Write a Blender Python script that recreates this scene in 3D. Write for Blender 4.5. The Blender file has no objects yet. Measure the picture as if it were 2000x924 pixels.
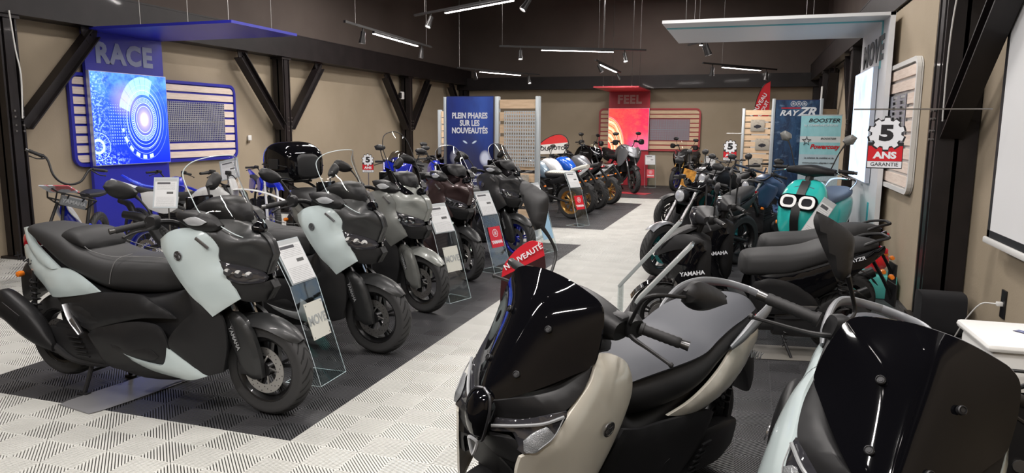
import bpy, bmesh, math, random
import numpy as np
from math import sin, cos, pi, radians as R, sqrt
from mathutils import Vector, Matrix, geometry
random.seed(7)
SC = bpy.context.scene
COL = SC.collection

# ---------------------------------------------------------------- camera, world, lights, exposure
cam_d = bpy.data.cameras.new('camera'); cam = bpy.data.objects.new('camera', cam_d); COL.objects.link(cam)
cam_d.sensor_width = 36; cam_d.lens = 36*1400/2000; cam_d.clip_start = .05
_p, _y, _r = .1497, .3185, .0066
_fw = Vector((-sin(_y)*cos(_p), cos(_y)*cos(_p), -sin(_p))); _rt = Vector((cos(_y), sin(_y), 0)); _up = _rt.cross(_fw)
_rt, _up = cos(_r)*_rt+sin(_r)*_up, -sin(_r)*_rt+cos(_r)*_up
cam.matrix_world = Matrix.Translation((0, 0, 1.62)) @ Matrix((_rt, _up, -_fw)).transposed().to_4x4()
SC.camera = cam
SC.view_settings.view_transform = 'Standard'; SC.view_settings.look = 'None'
SC.view_settings.gamma = 1; SC.view_settings.use_curve_mapping = False
SC.view_settings.exposure = 0.2
wd = bpy.data.worlds.new('world'); SC.world = wd; wd.use_nodes = True
wd.node_tree.nodes['Background'].inputs[0].default_value = (.75, .8, 1, 1)
wd.node_tree.nodes['Background'].inputs[1].default_value = .10

def area_light(loc, sx, sy, watts, rot=(0, 0, 0), col=(1, .96, .93)):
    l = bpy.data.lights.new('ceiling_area_light', 'AREA'); l.shape = 'RECTANGLE'; l.size = sx; l.size_y = sy
    l.energy = watts; l.color = col
    o = bpy.data.objects.new('ceiling_area_light', l); COL.objects.link(o); o.location = loc; o.rotation_euler = rot
    return o
# strips of the hall's hanging tracks above and behind the frame (their rails and wires are built with the other tracks)
HALL = [(-4.9, 3.2, 4.6, 60, 60), (-4.9, 6.6, 4.6, 95, 60), (-5.2, 10.2, 4.6, 90, 60), (-4.4, 14.0, 4.7, 80, 60), (-1.6, 4.2, 4.6, 20, 50), (-.5, 7.6, 4.6, 75, 55), (-.8, 11.0, 4.6, 60, 55),
        (-1.0, 14.8, 4.9, 60, 50), (-2.6, 18.6, 5.3, 20, 60), (-.9, 1.0, 4.3, 35, 60), (.55, 2.2, 4.5, 100, 40), (-3.4, -.6, 4.3, 20, 85), (-.6, -1.6, 4.0, 10, 60), (-6.6, 12.5, 4.7, 90, 45)]
for hx, hy, hz, ha, w in HALL: area_light((hx, hy, hz-.09), 1.5, .05, w, (0, 0, R(ha)))

# ---------------------------------------------------------------- node helper
class Ex:
    """tiny expression wrapper that builds Math nodes"""
    def __init__(s, nt, sock): s.nt, s.k = nt, sock
    def op(s, o, *a):
        n = s.nt.nodes.new('ShaderNodeMath'); n.operation = o
        for i, v in enumerate((s,)+a):
            if isinstance(v, Ex): s.nt.links.new(v.k, n.inputs[i])
            else: n.inputs[i].default_value = v
        return Ex(s.nt, n.outputs[0])
    def __add__(s, o): return s.op('ADD', o)
    __radd__ = __add__
    def __sub__(s, o): return s.op('SUBTRACT', o)
    def __rsub__(s, o): return (s*-1)+o
    def __mul__(s, o): return s.op('MULTIPLY', o)
    __rmul__ = __mul__
    def __truediv__(s, o): return s.op('DIVIDE', o)
    def lt(s, o): return s.op('LESS_THAN', o)
    def gt(s, o): return s.op('GREATER_THAN', o)
    def fr(s): return s.op('FRACT')
    def ab(s): return s.op('ABSOLUTE')
    def sq(s): return s.op('SQRT')
    def pw(s, e): return s.op('POWER', e)
    def mn(s, o): return s.op('MINIMUM', o)
    def mx(s, o): return s.op('MAXIMUM', o)
    def clamp(s): return s.mx(0.).mn(1.)
    def sstep(s, a, b):
        n = s.nt.nodes.new('ShaderNodeMapRange'); n.interpolation_type = 'SMOOTHSTEP'
        s.nt.links.new(s.k, n.inputs[0]); n.inputs[1].default_value = a; n.inputs[2].default_value = b
        return Ex(s.nt, n.outputs[0])

class NB:
    def __init__(s, name):
        s.m = bpy.data.materials.new(name); s.m.use_nodes = True; s.nt = s.m.node_tree; s.b = s.nt.nodes['Principled BSDF']
        s.out = s.nt.nodes['Material Output']
    def new(s, t, **k):
        n = s.nt.nodes.new(t)
        for a, v in k.items(): setattr(n, a, v)
        return n
    def link(s, a, b): s.nt.links.new(a.k if isinstance(a, Ex) else a, b)
    def coord(s, kind='Object'):
        return s.new('ShaderNodeTexCoord').outputs[kind]
    def xyz(s, kind='Object'):
        n = s.new('ShaderNodeSeparateXYZ'); s.link(s.coord(kind), n.inputs[0]); return [Ex(s.nt, o) for o in n.outputs]
    def noise(s, scale, detail=2, vec=None, kind='Object', rough=.5, dist=0, stretch=None):
        n = s.new('ShaderNodeTexNoise'); n.inputs['Scale'].default_value = scale; n.inputs['Detail'].default_value = detail
        n.inputs['Roughness'].default_value = rough; n.inputs['Distortion'].default_value = dist
        src = vec or s.coord(kind)
        if stretch:
            mp = s.new('ShaderNodeMapping'); mp.inputs['Scale'].default_value = stretch; s.link(src, mp.inputs[0]); src = mp.outputs[0]
        s.link(src, n.inputs[0]); return Ex(s.nt, n.outputs[0])
    def mix(s, f, a, b):
        n = s.new('ShaderNodeMix', data_type='RGBA'); n.clamp_factor = True
        ins = [i for i in n.inputs if i.type == 'RGBA']; fi = n.inputs[0]
        for sk, v in ((fi, f), (ins[0], a), (ins[1], b)):
            if isinstance(v, Ex): s.link(v, sk)
            elif isinstance(v, (tuple, list)): sk.default_value = (*v[:3], 1)
            elif isinstance(v, (int, float)): sk.default_value = v
            else: s.link(v, sk)
        return [o for o in n.outputs if o.type == 'RGBA'][0]
    def bump(s, h, strength=.3, dist=.01):
        n = s.new('ShaderNodeBump'); n.inputs['Strength'].default_value = strength; n.inputs['Distance'].default_value = dist
        s.link(h, n.inputs['Height']); s.link(n.outputs[0], s.b.inputs['Normal'])

MATS = {}
def mat(name, base, rough=.5, metal=0, coat=0, spec=.5, bump=None, var=None, trans=0, alpha=1, ior=1.45, flake=0):
    if name in MATS: return MATS[name]
    n = NB(name); b = n.b
    b.inputs['Base Color'].default_value = (*base, 1); b.inputs['Roughness'].default_value = rough
    b.inputs['Metallic'].default_value = metal; b.inputs['Coat Weight'].default_value = coat; b.inputs['Coat Roughness'].default_value = .04
    b.inputs['Specular IOR Level'].default_value = spec; b.inputs['Transmission Weight'].default_value = trans
    b.inputs['Alpha'].default_value = alpha; b.inputs['IOR'].default_value = ior
    if var:                       # (scale, amount)
        f = n.noise(var[0], 3); c0 = tuple(c*(1-var[1]) for c in base); c1 = tuple(min(1, c*(1+var[1])) for c in base)
        n.link(n.mix(f.sstep(.3, .7), c0, c1), b.inputs['Base Color'])
    if bump: n.bump(n.noise(bump[0], 3), bump[1], bump[2] if len(bump) > 2 else .002)
    MATS[name] = n.m; return n.m
def glow(name, col, strength):
    if name in MATS: return MATS[name]
    n = NB(name); n.b.inputs['Base Color'].default_value = (*col, 1); n.b.inputs['Emission Color'].default_value = (*col, 1)
    n.b.inputs['Emission Strength'].default_value = strength; MATS[name] = n.m; return n.m
def thin_glass(name, tint=(1, 1, 1), rough=.02, strength=1., ior=1.5):
    """clear sheet: transparent body with a Fresnel sheen"""
    if name in MATS: return MATS[name]
    n = NB(name); n.nt.nodes.remove(n.b)
    t = n.new('ShaderNodeBsdfTransparent'); t.inputs[0].default_value = (*tint, 1)
    g = n.new('ShaderNodeBsdfGlossy'); g.inputs['Roughness'].default_value = rough
    f = n.new('ShaderNodeLayerWeight'); f.inputs['Blend'].default_value = .5
    mx = n.new('ShaderNodeMixShader'); n.link(((Ex(n.nt, f.outputs[1]).pw(4.))*.55+.035)*strength, mx.inputs[0]); n.link(t.outputs[0], mx.inputs[1]); n.link(g.outputs[0], mx.inputs[2])
    n.link(mx.outputs[0], n.out.inputs[0]); MATS[name] = n.m; return n.m

# ---------------------------------------------------------------- object helpers
def tag(o, label=None, cat=None, group=None, kind=None):
    if label: o['label'] = label
    if cat: o['category'] = cat
    if group: o['group'] = group
    if kind: o['kind'] = kind
    return o
def thing(name, label, cat, loc=(0, 0, 0), rz=0, group=None, lean=0, pitch=0):
    o = bpy.data.objects.new(name, None); o.empty_display_size = .1; COL.objects.link(o)
    o.matrix_world = Matrix.Translation(loc) @ Matrix.Rotation(rz, 4, 'Z') @ Matrix.Rotation(-lean, 4, 'X') @ Matrix.Rotation(-pitch, 4, 'Y')
    return tag(o, label, cat, group)
def copy_tree(o, parent=None, depth=0):
    c = o.copy(); COL.objects.link(c)
    if parent: c.parent = parent
    for ch in list(o.children): copy_tree(ch, c)
    return c
def place(o, loc, rz=0, lean=0, pitch=0):
    o.matrix_world = Matrix.Translation(loc) @ Matrix.Rotation(rz, 4, 'Z') @ Matrix.Rotation(-lean, 4, 'X') @ Matrix.Rotation(-pitch, 4, 'Y'); return o

class MB:
    """mesh buffer"""
    def __init__(s): s.v = []; s.f = []; s.uv = None
    def add(s, v, f, M=None):
        k = len(s.v); s.v += [tuple(M @ Vector(p)) if M is not None else tuple(p) for p in v]; s.f += [tuple(i+k for i in q) for q in f]; return s
    def box(s, c, d, M=None, bev=0):
        x, y, z = (a/2 for a in d)
        if bev <= 0:
            v = [(c[0]+i*x, c[1]+j*y, c[2]+k*z) for i in (-1, 1) for j in (-1, 1) for k in (-1, 1)]
            f = [(0, 1, 3, 2), (4, 6, 7, 5), (0, 4, 5, 1), (2, 3, 7, 6), (0, 2, 6, 4), (1, 5, 7, 3)]
            return s.add(v, f, M)
        bm = bmesh.new(); bmesh.ops.create_cube(bm, size=1, matrix=Matrix.Translation(c) @ Matrix.Diagonal((*d, 1)))
        bmesh.ops.bevel(bm, geom=bm.edges[:], offset=bev, segments=2, affect='EDGES', profile=.5)
        bm.verts.index_update(); v = [p.co[:] for p in bm.verts]; f = [[q.index for q in g.verts] for g in bm.faces]; bm.free()
        return s.add(v, f, M)
    def prism(s, poly, h, M=None, z0=0):
        """polygon in local xy extruded along z"""
        n = len(poly); v = [(p[0], p[1], z0) for p in poly]+[(p[0], p[1], z0+h) for p in poly]
        f = [tuple(range(n-1, -1, -1)), tuple(range(n, 2*n))]+[(i, (i+1) % n, n+(i+1) % n, n+i) for i in range(n)]
        return s.add(v, f, M)
    def lathe(s, prof, M=None, n=24, arc=2*pi, close=True):
        """prof [(r, h)] spun about local y axis"""
        m = len(prof); full = arc > 6.28; nn = n if full else n+1
        v = [(r*cos(arc*i/n), h, r*sin(arc*i/n)) for i in range(nn) for r, h in prof]
        f = []
        for i in range(n):
            a, b = i*m, ((i+1) % nn)*m
            for j in range(m-1): f.append((a+j, a+j+1, b+j+1, b+j))
        return s.add(v, f, M)
    def disc_cyl(s, c, r, h, axis='y', n=16, M=None, r2=None):
        r2 = r if r2 is None else r2
        A = {'y': Matrix(), 'x': Matrix.Rotation(-pi/2, 4, 'Z'), 'z': Matrix.Rotation(pi/2, 4, 'X')}[axis]
        MM = Matrix.Translation(c) @ A
        if M is not None: MM = M @ MM
        return s.lathe([(0.0001, -h/2), (r, -h/2), (r2, h/2), (0.0001, h/2)], MM, n)
    def tube(s, pts, r, n=8, sub=4, flat=1., cap=True, smooth=True):
        """swept tube; r number or list"""
        P = np.array(pts, float); rr = np.full(len(P), r, float) if np.isscalar(r) else np.array(r, float)
        if smooth and len(P) > 2: 
            q = catmull(np.column_stack([P, rr]), sub); P, rr = q[:, :3], q[:, 3]
        T = np.gradient(P, axis=0); T /= np.linalg.norm(T, axis=1)[:, None]+1e-9
        up = np.array([0, 0, 1.]); 
        if abs(T[0] @ up) > .9: up = np.array([0, 1., 0])
        v = []; Nn = up-T[0]*(up @ T[0]); Nn /= np.linalg.norm(Nn)
        for i in range(len(P)):
            Nn = Nn-T[i]*(Nn @ T[i]); Nn /= np.linalg.norm(Nn)+1e-9; B = np.cross(T[i], Nn)
            for k in range(n):
                a = 2*pi*k/n; v.append(tuple(P[i]+rr[i]*(cos(a)*Nn*flat+sin(a)*B)))
        m = len(P); f = [(i*n+k, i*n+(k+1) % n, (i+1)*n+(k+1) % n, (i+1)*n+k) for i in range(m-1) for k in range(n)]
        if cap: f += [tuple(range(n-1, -1, -1)), tuple((m-1)*n+k for k in range(n))]
        return s.add(v, f)
    def loft(s, secs, n=24, sub=4, M=None, cap=True):
        """secs (x, half_w, z_top, z_bot, exponent[, y_off]) rings in the yz plane"""
        S = np.array([tuple(q)+(0,)*(6-len(q)) for q in secs], float)
        if sub > 1: S = catmull(S, sub)
        v = []
        for x, hw, zt, zb, e, yo in S:
            zc, hh = (zt+zb)/2, (zt-zb)/2
            for k in range(n):
                a = 2*pi*(k+.5)/n; c, q = cos(a), sin(a)
                v.append((x, yo+hw*np.sign(c)*abs(c)**(2/e), zc+hh*np.sign(q)*abs(q)**(2/e)))
        m = len(S); f = [(i*n+k, (i+1)*n+k, (i+1)*n+(k+1) % n, i*n+(k+1) % n) for i in range(m-1) for k in range(n)]
        if cap: f += [tuple(range(n)), tuple((m-1)*n+k for k in range(n-1, -1, -1))]
        return s.add(v, f, M)
    def grid(s, rows, sub=4, thick=0, M=None):
        """rows: list of rows of 3D control points -> smooth patch (double skin when thick)"""
        A = np.array(rows, float); A = np.array([catmull(r, sub) for r in A]); A = np.array([catmull(A[:, j], sub) for j in range(A.shape[1])]).transpose(1, 0, 2)
        m, n = A.shape[:2]
        v = [tuple(p) for p in A.reshape(-1, 3)]; f = [(i*n+j, i*n+j+1, (i+1)*n+j+1, (i+1)*n+j) for i in range(m-1) for j in range(n-1)]
        if thick:
            du = np.gradient(A, axis=0); dv = np.gradient(A, axis=1); N = np.cross(du, dv); N /= np.linalg.norm(N, axis=2)[:, :, None]+1e-9
            B = (A+N*thick).reshape(-1, 3); k = m*n; v += [tuple(p) for p in B]
            f += [tuple(k+i for i in reversed(q)) for q in f]
            edge = [i for i in range(n)]+[i*n+n-1 for i in range(1, m)]+[(m-1)*n+j for j in range(n-2, -1, -1)]+[i*n for i in range(m-2, 0, -1)]
            for a, b in zip(edge, edge[1:]+edge[:1]): f.append((b, a, a+k, b+k))
        return s.add(v, f, M)
    def obj(s, name, m, parent=None, ang=35, smooth=True, label=None, cat=None, group=None, kind=None, fix=True, M=None):
        me = bpy.data.meshes.new(name); me.from_pydata(s.v, [], s.f); me.validate(); me.update()
        if fix and len(s.f) < 60000:
            bm = bmesh.new(); bm.from_mesh(me); bmesh.ops.recalc_face_normals(bm, faces=bm.faces[:]); bm.to_mesh(me); bm.free()
        if smooth: me.shade_smooth(); me.set_sharp_from_angle(angle=R(ang))
        me.materials.append(m); o = bpy.data.objects.new(name, me); COL.objects.link(o)
        if parent: o.parent = parent
        if M is not None: o.matrix_local = M
        return tag(o, label, cat, group, kind)

def catmull(P, sub, closed=False):
    P = np.asarray(P, float)
    if sub <= 1 or len(P) < 3:
        if len(P) == 2 and sub > 1: return np.array([P[0]*(1-t)+P[1]*t for t in np.linspace(0, 1, sub+1)])
        return P
    Q = np.vstack([P[-1:], P, P[:2]]) if closed else np.vstack([2*P[:1]-P[1:2], P, 2*P[-1:]-P[-2:-1]])
    out = []
    for i in range(1, len(Q)-2):
        a, b, c, d = Q[i-1:i+3]
        for t in np.linspace(0, 1, sub, endpoint=False):
            out.append(.5*((2*b)+(c-a)*t+(2*a-5*b+4*c-d)*t*t+(3*b-a-3*c+d)*t**3))
    if not closed: out.append(Q[-2])
    return np.array(out)

def outline(pts, sub=5, corner=50):
    """closed outline; sharp turns stay corners, the rest is splined"""
    P = np.array([p[:3] for p in pts], float); n = len(P); cs = []
    for i in range(n):
        a, b = P[i]-P[i-1], P[(i+1) % n]-P[i]
        ang = math.degrees(math.acos(max(-1, min(1, (a @ b)/(np.linalg.norm(a)*np.linalg.norm(b)+1e-9)))))
        if ang > corner: cs.append(i)
    if len(cs) < 2: return catmull(P, sub, True)
    out = []
    for a, b in zip(cs, cs[1:]+[cs[0]+n]):
        seg = np.array([P[k % n] for k in range(a, b+1)])
        out += list(catmull(seg, sub)[:-1])
    return np.array(out)

def tps(src, val):
    src = np.array(src); n = len(src)
    def U(r2): return np.where(r2 > 1e-12, r2*np.log(r2+1e-12), 0)
    d = ((src[:, None]-src[None])**2).sum(2); K = U(d)+np.eye(n)*2e-4; P = np.column_stack([np.ones(n), src])
    A = np.zeros((n+3, n+3)); A[:n, :n] = K; A[:n, n:] = P; A[n:, :n] = P.T
    w = np.linalg.solve(A, np.concatenate([val, np.zeros(3)]))
    return lambda q: U(((q[:, None]-src[None])**2).sum(2)) @ w[:n]+np.column_stack([np.ones(len(q)), q]) @ w[n:]

def panel_mesh(pts, ctrl=(), axis='y', sgn=1, thick=.012, puff=.012, pr=.03, res=.03, corner=50, sub=5):
    """curved shell: outline (3D points) filled with a smooth surface, edges rolled in, and a skirt"""
    ax = {'x': (1, 2, 0), 'y': (0, 2, 1), 'z': (0, 1, 2)}[axis]
    O = outline(pts, sub, corner)
    keep = [0]
    for i in range(1, len(O)):
        if np.linalg.norm(O[i]-O[keep[-1]]) > 1e-4: keep.append(i)
    O = O[keep]
    if np.linalg.norm(O[0]-O[-1]) < 1e-4: O = O[:-1]
    uv = O[:, ax[:2]]; dep = O[:, ax[2]]
    step = max(1, len(O)//40)
    src = list(map(tuple, uv[::step]))+[(c[ax[0]], c[ax[1]]) for c in ctrl]; val = list(dep[::step])+[c[ax[2]] for c in ctrl]
    f = tps(src, np.array(val))
    area = .5*np.sum(uv[:, 0]*np.roll(uv[:, 1], -1)-uv[:, 1]*np.roll(uv[:, 0], -1))
    if area < 0: uv = uv[::-1]; dep = dep[::-1]
    n = len(uv); lo, hi = uv.min(0), uv.max(0); A = uv; B = np.roll(uv, -1, 0)
    pts_in = []
    j = 0; y = lo[1]+res*.3
    xs = []
    while y < hi[1]:
        x = lo[0]+(res/2 if j % 2 else 0)
        while x < hi[0]: xs.append((x, y)); x += res
        y += res*.866; j += 1
    xs = np.array(xs) if xs else np.zeros((0, 2))
    if len(xs):
        AB = B-A; L2 = (AB**2).sum(1)+1e-12
        t = np.clip(((xs[:, None]-A[None])*AB[None]).sum(2)/L2[None], 0, 1)
        D = np.sqrt((((A[None]+t[:, :, None]*AB[None])-xs[:, None])**2).sum(2)).min(1)
        yi, yj = A[:, 1][None], B[:, 1][None]; X, Y = xs[:, :1], xs[:, 1:]
        cr = ((yi > Y) != (yj > Y)) & (X < (B[:, 0]-A[:, 0])[None]*(Y-yi)/(yj-yi+1e-15)+A[:, 0][None])
        ins = (cr.sum(1) % 2 == 1) & (D > res*.45); xs = xs[ins]; D = D[ins]
    else: D = np.zeros(0)
    allp = np.vstack([uv, xs]) if len(xs) else uv
    r = geometry.delaunay_2d_cdt([Vector(p) for p in allp], [], [list(range(n))], 1, 1e-6)
    V2, F, orig = r[0], r[2], r[3]
    q = np.array([tuple(v) for v in V2])
    AB = B-A; L2 = (AB**2).sum(1)+1e-12
    t = np.clip(((q[:, None]-A[None])*AB[None]).sum(2)/L2[None], 0, 1)
    dist = np.sqrt((((A[None]+t[:, :, None]*AB[None])-q[:, None])**2).sum(2)).min(1)
    k = np.clip(dist/pr, 0, 1); d = f(q)+sgn*puff*(np.sqrt(1-(1-k)**2))
    def P3(u, dd):
        p = [0, 0, 0]; p[ax[0]], p[ax[1]], p[ax[2]] = u[0], u[1], dd; return tuple(p)
    v = [P3(u, dd) for u, dd in zip(q, d)]; faces = [tuple(g) for g in F]
    ec = {}
    for g in faces:
        for a, b in zip(g, g[1:]+g[:1]): ec[(a, b)] = 1
    be = [(a, b) for a, b in ec if (b, a) not in ec]; mp = {}
    for a, b in be:
        for c in (a, b):
            if c not in mp: mp[c] = len(v); v.append(P3(q[c], d[c]-sgn*thick))
        faces.append((b, a, mp[a], mp[b]))
    return v, faces
def mirror(pts): return [(p[0], -p[1], p[2])+tuple(p[3:]) for p in pts]
def panel(name, pts, m, parent, ctrl=(), side=1, label=None, **k):
    """side +1 as given (left), -1 mirrored to the right"""
    if side < 0: pts = mirror(pts); ctrl = mirror(ctrl)
    if k.get('axis', 'y') == 'y': k['sgn'] = side*k.pop('out', 1)
    b = MB(); b.add(*panel_mesh(pts, ctrl, **k)); return b.obj(name, m, parent, label=label, ang=40)
def both(name, pts, m, parent, ctrl=(), **k):
    for sd in (1, -1): o = panel(name, pts, m, parent, ctrl, sd, **k)
def sym(name, half, m, parent, ctrl=(), axis='x', **k):
    """half outline on +y from bottom centre to top centre -> full symmetric panel seen from the front/top"""
    other = [(p[0], -p[1], p[2]) for p in reversed(half) if abs(p[1]) > 1e-6]
    b = MB(); b.add(*panel_mesh(list(half)+other, list(ctrl)+[(c[0], -c[1], c[2]) for c in ctrl if abs(c[1]) > 1e-6], axis=axis, **k)); return b.obj(name, m, parent, ang=40)

def frame_m(o, x, up):
    x = Vector(x).normalized(); up = Vector(up).normalized(); z = x.cross(up); up = z.cross(x)
    return Matrix.Translation(o) @ Matrix((x, up, z)).transposed().to_4x4()
def text(s, size, m, parent, M, ext=.002, off=0, align='CENTER', sx=1., name='lettering', shear=0, spacing=1, label=None):
    cu = bpy.data.curves.new(name, 'FONT'); cu.body = s; cu.size = size; cu.extrude = ext; cu.offset = off*size; cu.align_x = align; cu.align_y = 'CENTER'
    cu.shear = shear; cu.space_character = spacing; cu.resolution_u = 3
    t = bpy.data.objects.new('t', cu); COL.objects.link(t); dg = bpy.context.evaluated_depsgraph_get(); dg.update()
    me = bpy.data.meshes.new_from_object(t.evaluated_get(dg)); bpy.data.objects.remove(t); bpy.data.curves.remove(cu)
    me.transform(M @ Matrix.Diagonal((sx, 1, 1, 1))); me.materials.clear(); me.materials.append(m)
    o = bpy.data.objects.new(name, me); COL.objects.link(o); o.parent = parent
    if label: o['label'] = label
    return o
def quad(name, w, h, m, parent, M, label=None, thick=.004):
    """flat print with UVs, given a little thickness; centre at M, x right, y up, z out"""
    x, y, t = w/2, h/2, thick
    me = bpy.data.meshes.new(name)
    me.from_pydata([tuple(M @ Vector(p)) for p in ((-x, -y, 0), (x, -y, 0), (x, y, 0), (-x, y, 0), (-x, -y, -t), (x, -y, -t), (x, y, -t), (-x, y, -t))], [],
                   [(0, 1, 2, 3), (7, 6, 5, 4), (0, 4, 5, 1), (1, 5, 6, 2), (2, 6, 7, 3), (3, 7, 4, 0)])
    uv = me.uv_layers.new(name='UVMap'); co = [(0, 0), (1, 0), (1, 1), (0, 1)]
    for i in range(4): uv.data[i].uv = co[i]
    for i in range(4, 8): uv.data[i].uv = co[3-(i-4)]
    for i in range(8, 24): uv.data[i].uv = (.01, .01)
    me.materials.append(m); o = bpy.data.objects.new(name, me); COL.objects.link(o)
    if parent: o.parent = parent
    if label: o['label'] = label
    return o

# ---------------------------------------------------------------- materials
def m_wall(name, a, b):
    n = NB(name); f = n.noise(1.3, 4); g = n.noise(60, 2)
    n.link(n.mix(f.sstep(.3, .7), a, b), n.b.inputs['Base Color']); n.b.inputs['Roughness'].default_value = .85; n.bump(g, .25, .004); return n.m
WALL = m_wall('wall_beige_paint', (.335, .275, .195), (.365, .30, .217))
BROWN = m_wall('wall_brown_paint', (.098, .076, .066), (.112, .088, .076))
STEEL = mat('dark_painted_steel', (.0095, .0065, .007), .5, 0, .1, bump=(9, .25, .004), var=(4, .3))
TW = mat('white_floor_plastic', (.55, .55, .52), .55, var=(2.5, .06))
TD = mat('black_floor_plastic', (.060, .060, .064), .42, var=(2.5, .15))
GAPW = mat('white_tile_gap_shade', (.06, .06, .055), .9); GAPD = mat('black_tile_underside', (.004, .004, .005), .9)
def m_wood(name, a, b, stretch=(1, 12, 12)):
    n = NB(name); f = n.noise(5, 5, stretch=stretch, rough=.65); n.link(n.mix(f.sstep(.35, .65), a, b), n.b.inputs['Base Color']); n.b.inputs['Roughness'].default_value = .6; return n.m
WOODY = m_wood('pale_wood_slat_along_y', (.74, .61, .52), (.84, .72, .63), (12, 1, 12)); WOODX = m_wood('pale_wood_slat_along_x', (.66, .47, .30), (.78, .58, .39), (1, 12, 12))
BLUE = mat('blue_display_lacquer', (.025, .028, .36), .35); RED = mat('red_display_lacquer', (.56, .045, .065), .35); WHT = mat('white_display_lacquer', (.72, .74, .76), .35)
TEAL = mat('teal_stripe_print', (.05, .42, .48), .4)
LETG = mat('grey_display_letter', (.28, .32, .46), .4); LETR = mat('pink_grey_display_letter', (.66, .40, .38), .4); LETD = mat('dark_grey_letter', (.10, .11, .12), .5)
PERF = mat('grey_perforated_metal', (.34, .35, .40), .45, .3); PERFL = mat('light_grey_perforated_metal', (.55, .58, .60), .4, .2)
ALU = mat('grey_powder_coated_post', (.50, .55, .58), .35, .3); BACKD = mat('dark_backing', (.02, .02, .02), .9)
WPLA = mat('white_plastic', (.78, .78, .76), .35); BPLA = mat('black_plastic', (.012, .012, .013), .35); WIRE = mat('thin_steel_wire', (.35, .34, .33), .3, .9)
LED = glow('led_bar_glow', (1, .90, .86), 14); SPOT = glow('spot_lamp_glow', (1, .93, .88), 22)
LAMPB = mat('black_lamp_housing', (.012, .011, .011), .4)
WTXT = mat('white_print', (.8, .82, .86), .5); BTXT = mat('black_print', (.015, .015, .018), .5); RTXT = mat('red_print', (.60, .01, .02), .45)
ACRY = thin_glass('clear_acrylic', (.93, .97, .97), .02, 1.0); ACRE = mat('acrylic_cut_edge', (.75, .85, .88), .15, 0, .5, alpha=.75)

# ---------------------------------------------------------------- floor
XL, XR, XB, YB, YF, ZC = -8.69, 1.75, 1.44, 21.2, -4.0, 6.6
EX, EY, T = -2.2, 3.0, .4
def rib_tile(npc, plate=True):
    """one 40 cm clip tile: four cells of diagonal ribs, direction alternating like a chessboard"""
    b = MB(); c = T/2
    for i in range(2):
        for j in range(2):
            x0, y0 = i*c, j*c; d1 = (i+j) % 2 == 0
            pitch = 2*c/npc; w = pitch*.62
            for k in range(npc):
                s = (k+.5)*pitch                                # along the anti-diagonal
                def cl(off):                                    # segment of line at offset inside the cell
                    if off <= c: return (0, off), (off, 0)
                    return (off-c, c), (c, off-c)
                a0, a1 = cl(max(.001, s-w/2)); b0, b1 = cl(min(2*c-.001, s+w/2))
                q = [a0, a1, b1, b0]
                if s-w/2 < c < s+w/2: q = [a0, a1, (c, 0), b1, b0, (0, c)]
                if not d1: pass
                else: q = [(c-p[0], p[1]) for p in q][::-1]
                n = len(q); v = [(x0+p[0], y0+p[1], 0) for p in q]+[(x0+p[0], y0+p[1], -.008) for p in q]
                f = [tuple(range(n))]+[(m, n+m, n+(m+1) % n, (m+1) % n) for m in range(n)]
                b.add(v, [tuple(reversed(g)) for g in f])
    # thin rims between the cells
    for t0 in (0, c, T):
        ww = .0016
        b.box((T/2, min(max(t0, ww), T-ww), -.0045), (T, ww*1.5, .0075)); b.box((min(max(t0, ww), T-ww), T/2, -.0045), (ww*1.5, T, .0075))
    return b
def base_plane(name, m, x0, x1, y0, y1, z):
    b = MB(); b.box(((x0+x1)/2, (y0+y1)/2, z-.02), (x1-x0, y1-y0, .04)); return b
def dark_zone(x, y):
    if -4.6 < x < EX and 3.0 < y < 9.8: return True
    if -8.7 < x < EX and 11.4 < y < 15.8: return True
    if y > 17.0: return True
    return x > -1.0
floor = base_plane('floor', GAPD, XL-.3, XR+.3, YF, YB+.3, -.009).obj('floor', GAPD, smooth=False, kind='structure')
tw = rib_tile(20); td = rib_tile(20)
tile_w = tw.obj('tile', TW, smooth=False, fix=True); me_w = tile_w.data; bpy.data.objects.remove(tile_w)
tile_d = td.obj('tile', TD, smooth=False, fix=True); me_d = tile_d.data; bpy.data.objects.remove(tile_d)
def seen(x, y):
    p = cam.matrix_world.inverted() @ Vector((x, y, 0))
    if p.z > -.3: return None
    u, v = 1000+1400*p.x/-p.z, 462-1400*p.y/-p.z
    return -160 < u < 2160 and v < 1150
cells = []
nx0, nx1 = math.floor((XL-EX)/T)-1, math.ceil((XR-EX)/T); ny0, ny1 = math.floor((-1-EY)/T), math.ceil((YB-EY)/T)
for i in range(nx0, nx1+1):
    for j in range(ny0, ny1+1):
        x, y = EX+i*T, EY+j*T
        if x+T < XL or x > XR or y > YB: continue
        if seen(x+.2, y+.2): cells.append((sqrt((x+.2)**2+(y+.2)**2), x, y))
cells.sort()
for d, x, y in cells[:300]:
    o = bpy.data.objects.new('tile', me_d if dark_zone(x+.2, y+.2) else me_w); COL.objects.link(o); o.parent = floor; o.location = (x, y, 0)
far = {True: MB(), False: MB()}; proto = rib_tile(10)
for d, x, y in cells[300:]:
    far[dark_zone(x+.2, y+.2)].add(proto.v, proto.f, Matrix.Translation((x, y, 0)))
far[True].obj('black_floor_tiles', TD, floor, smooth=False, kind='stuff', fix=False); far[False].obj('white_floor_tiles', TW, floor, smooth=False, kind='stuff', fix=False)
# dark sheet under the white tiles, shade of their gaps put into its colour
b = MB()
for d, x, y in cells:
    if not dark_zone(x+.2, y+.2): b.add([(x, y, 0), (x+T, y, 0), (x+T, y+T, 0), (x, y+T, 0)], [(0, 1, 2, 3)], Matrix.Translation((0, 0, -.0085)))
b.obj('tile_underlay', GAPW, floor, smooth=False, kind='stuff', fix=False)

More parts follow.
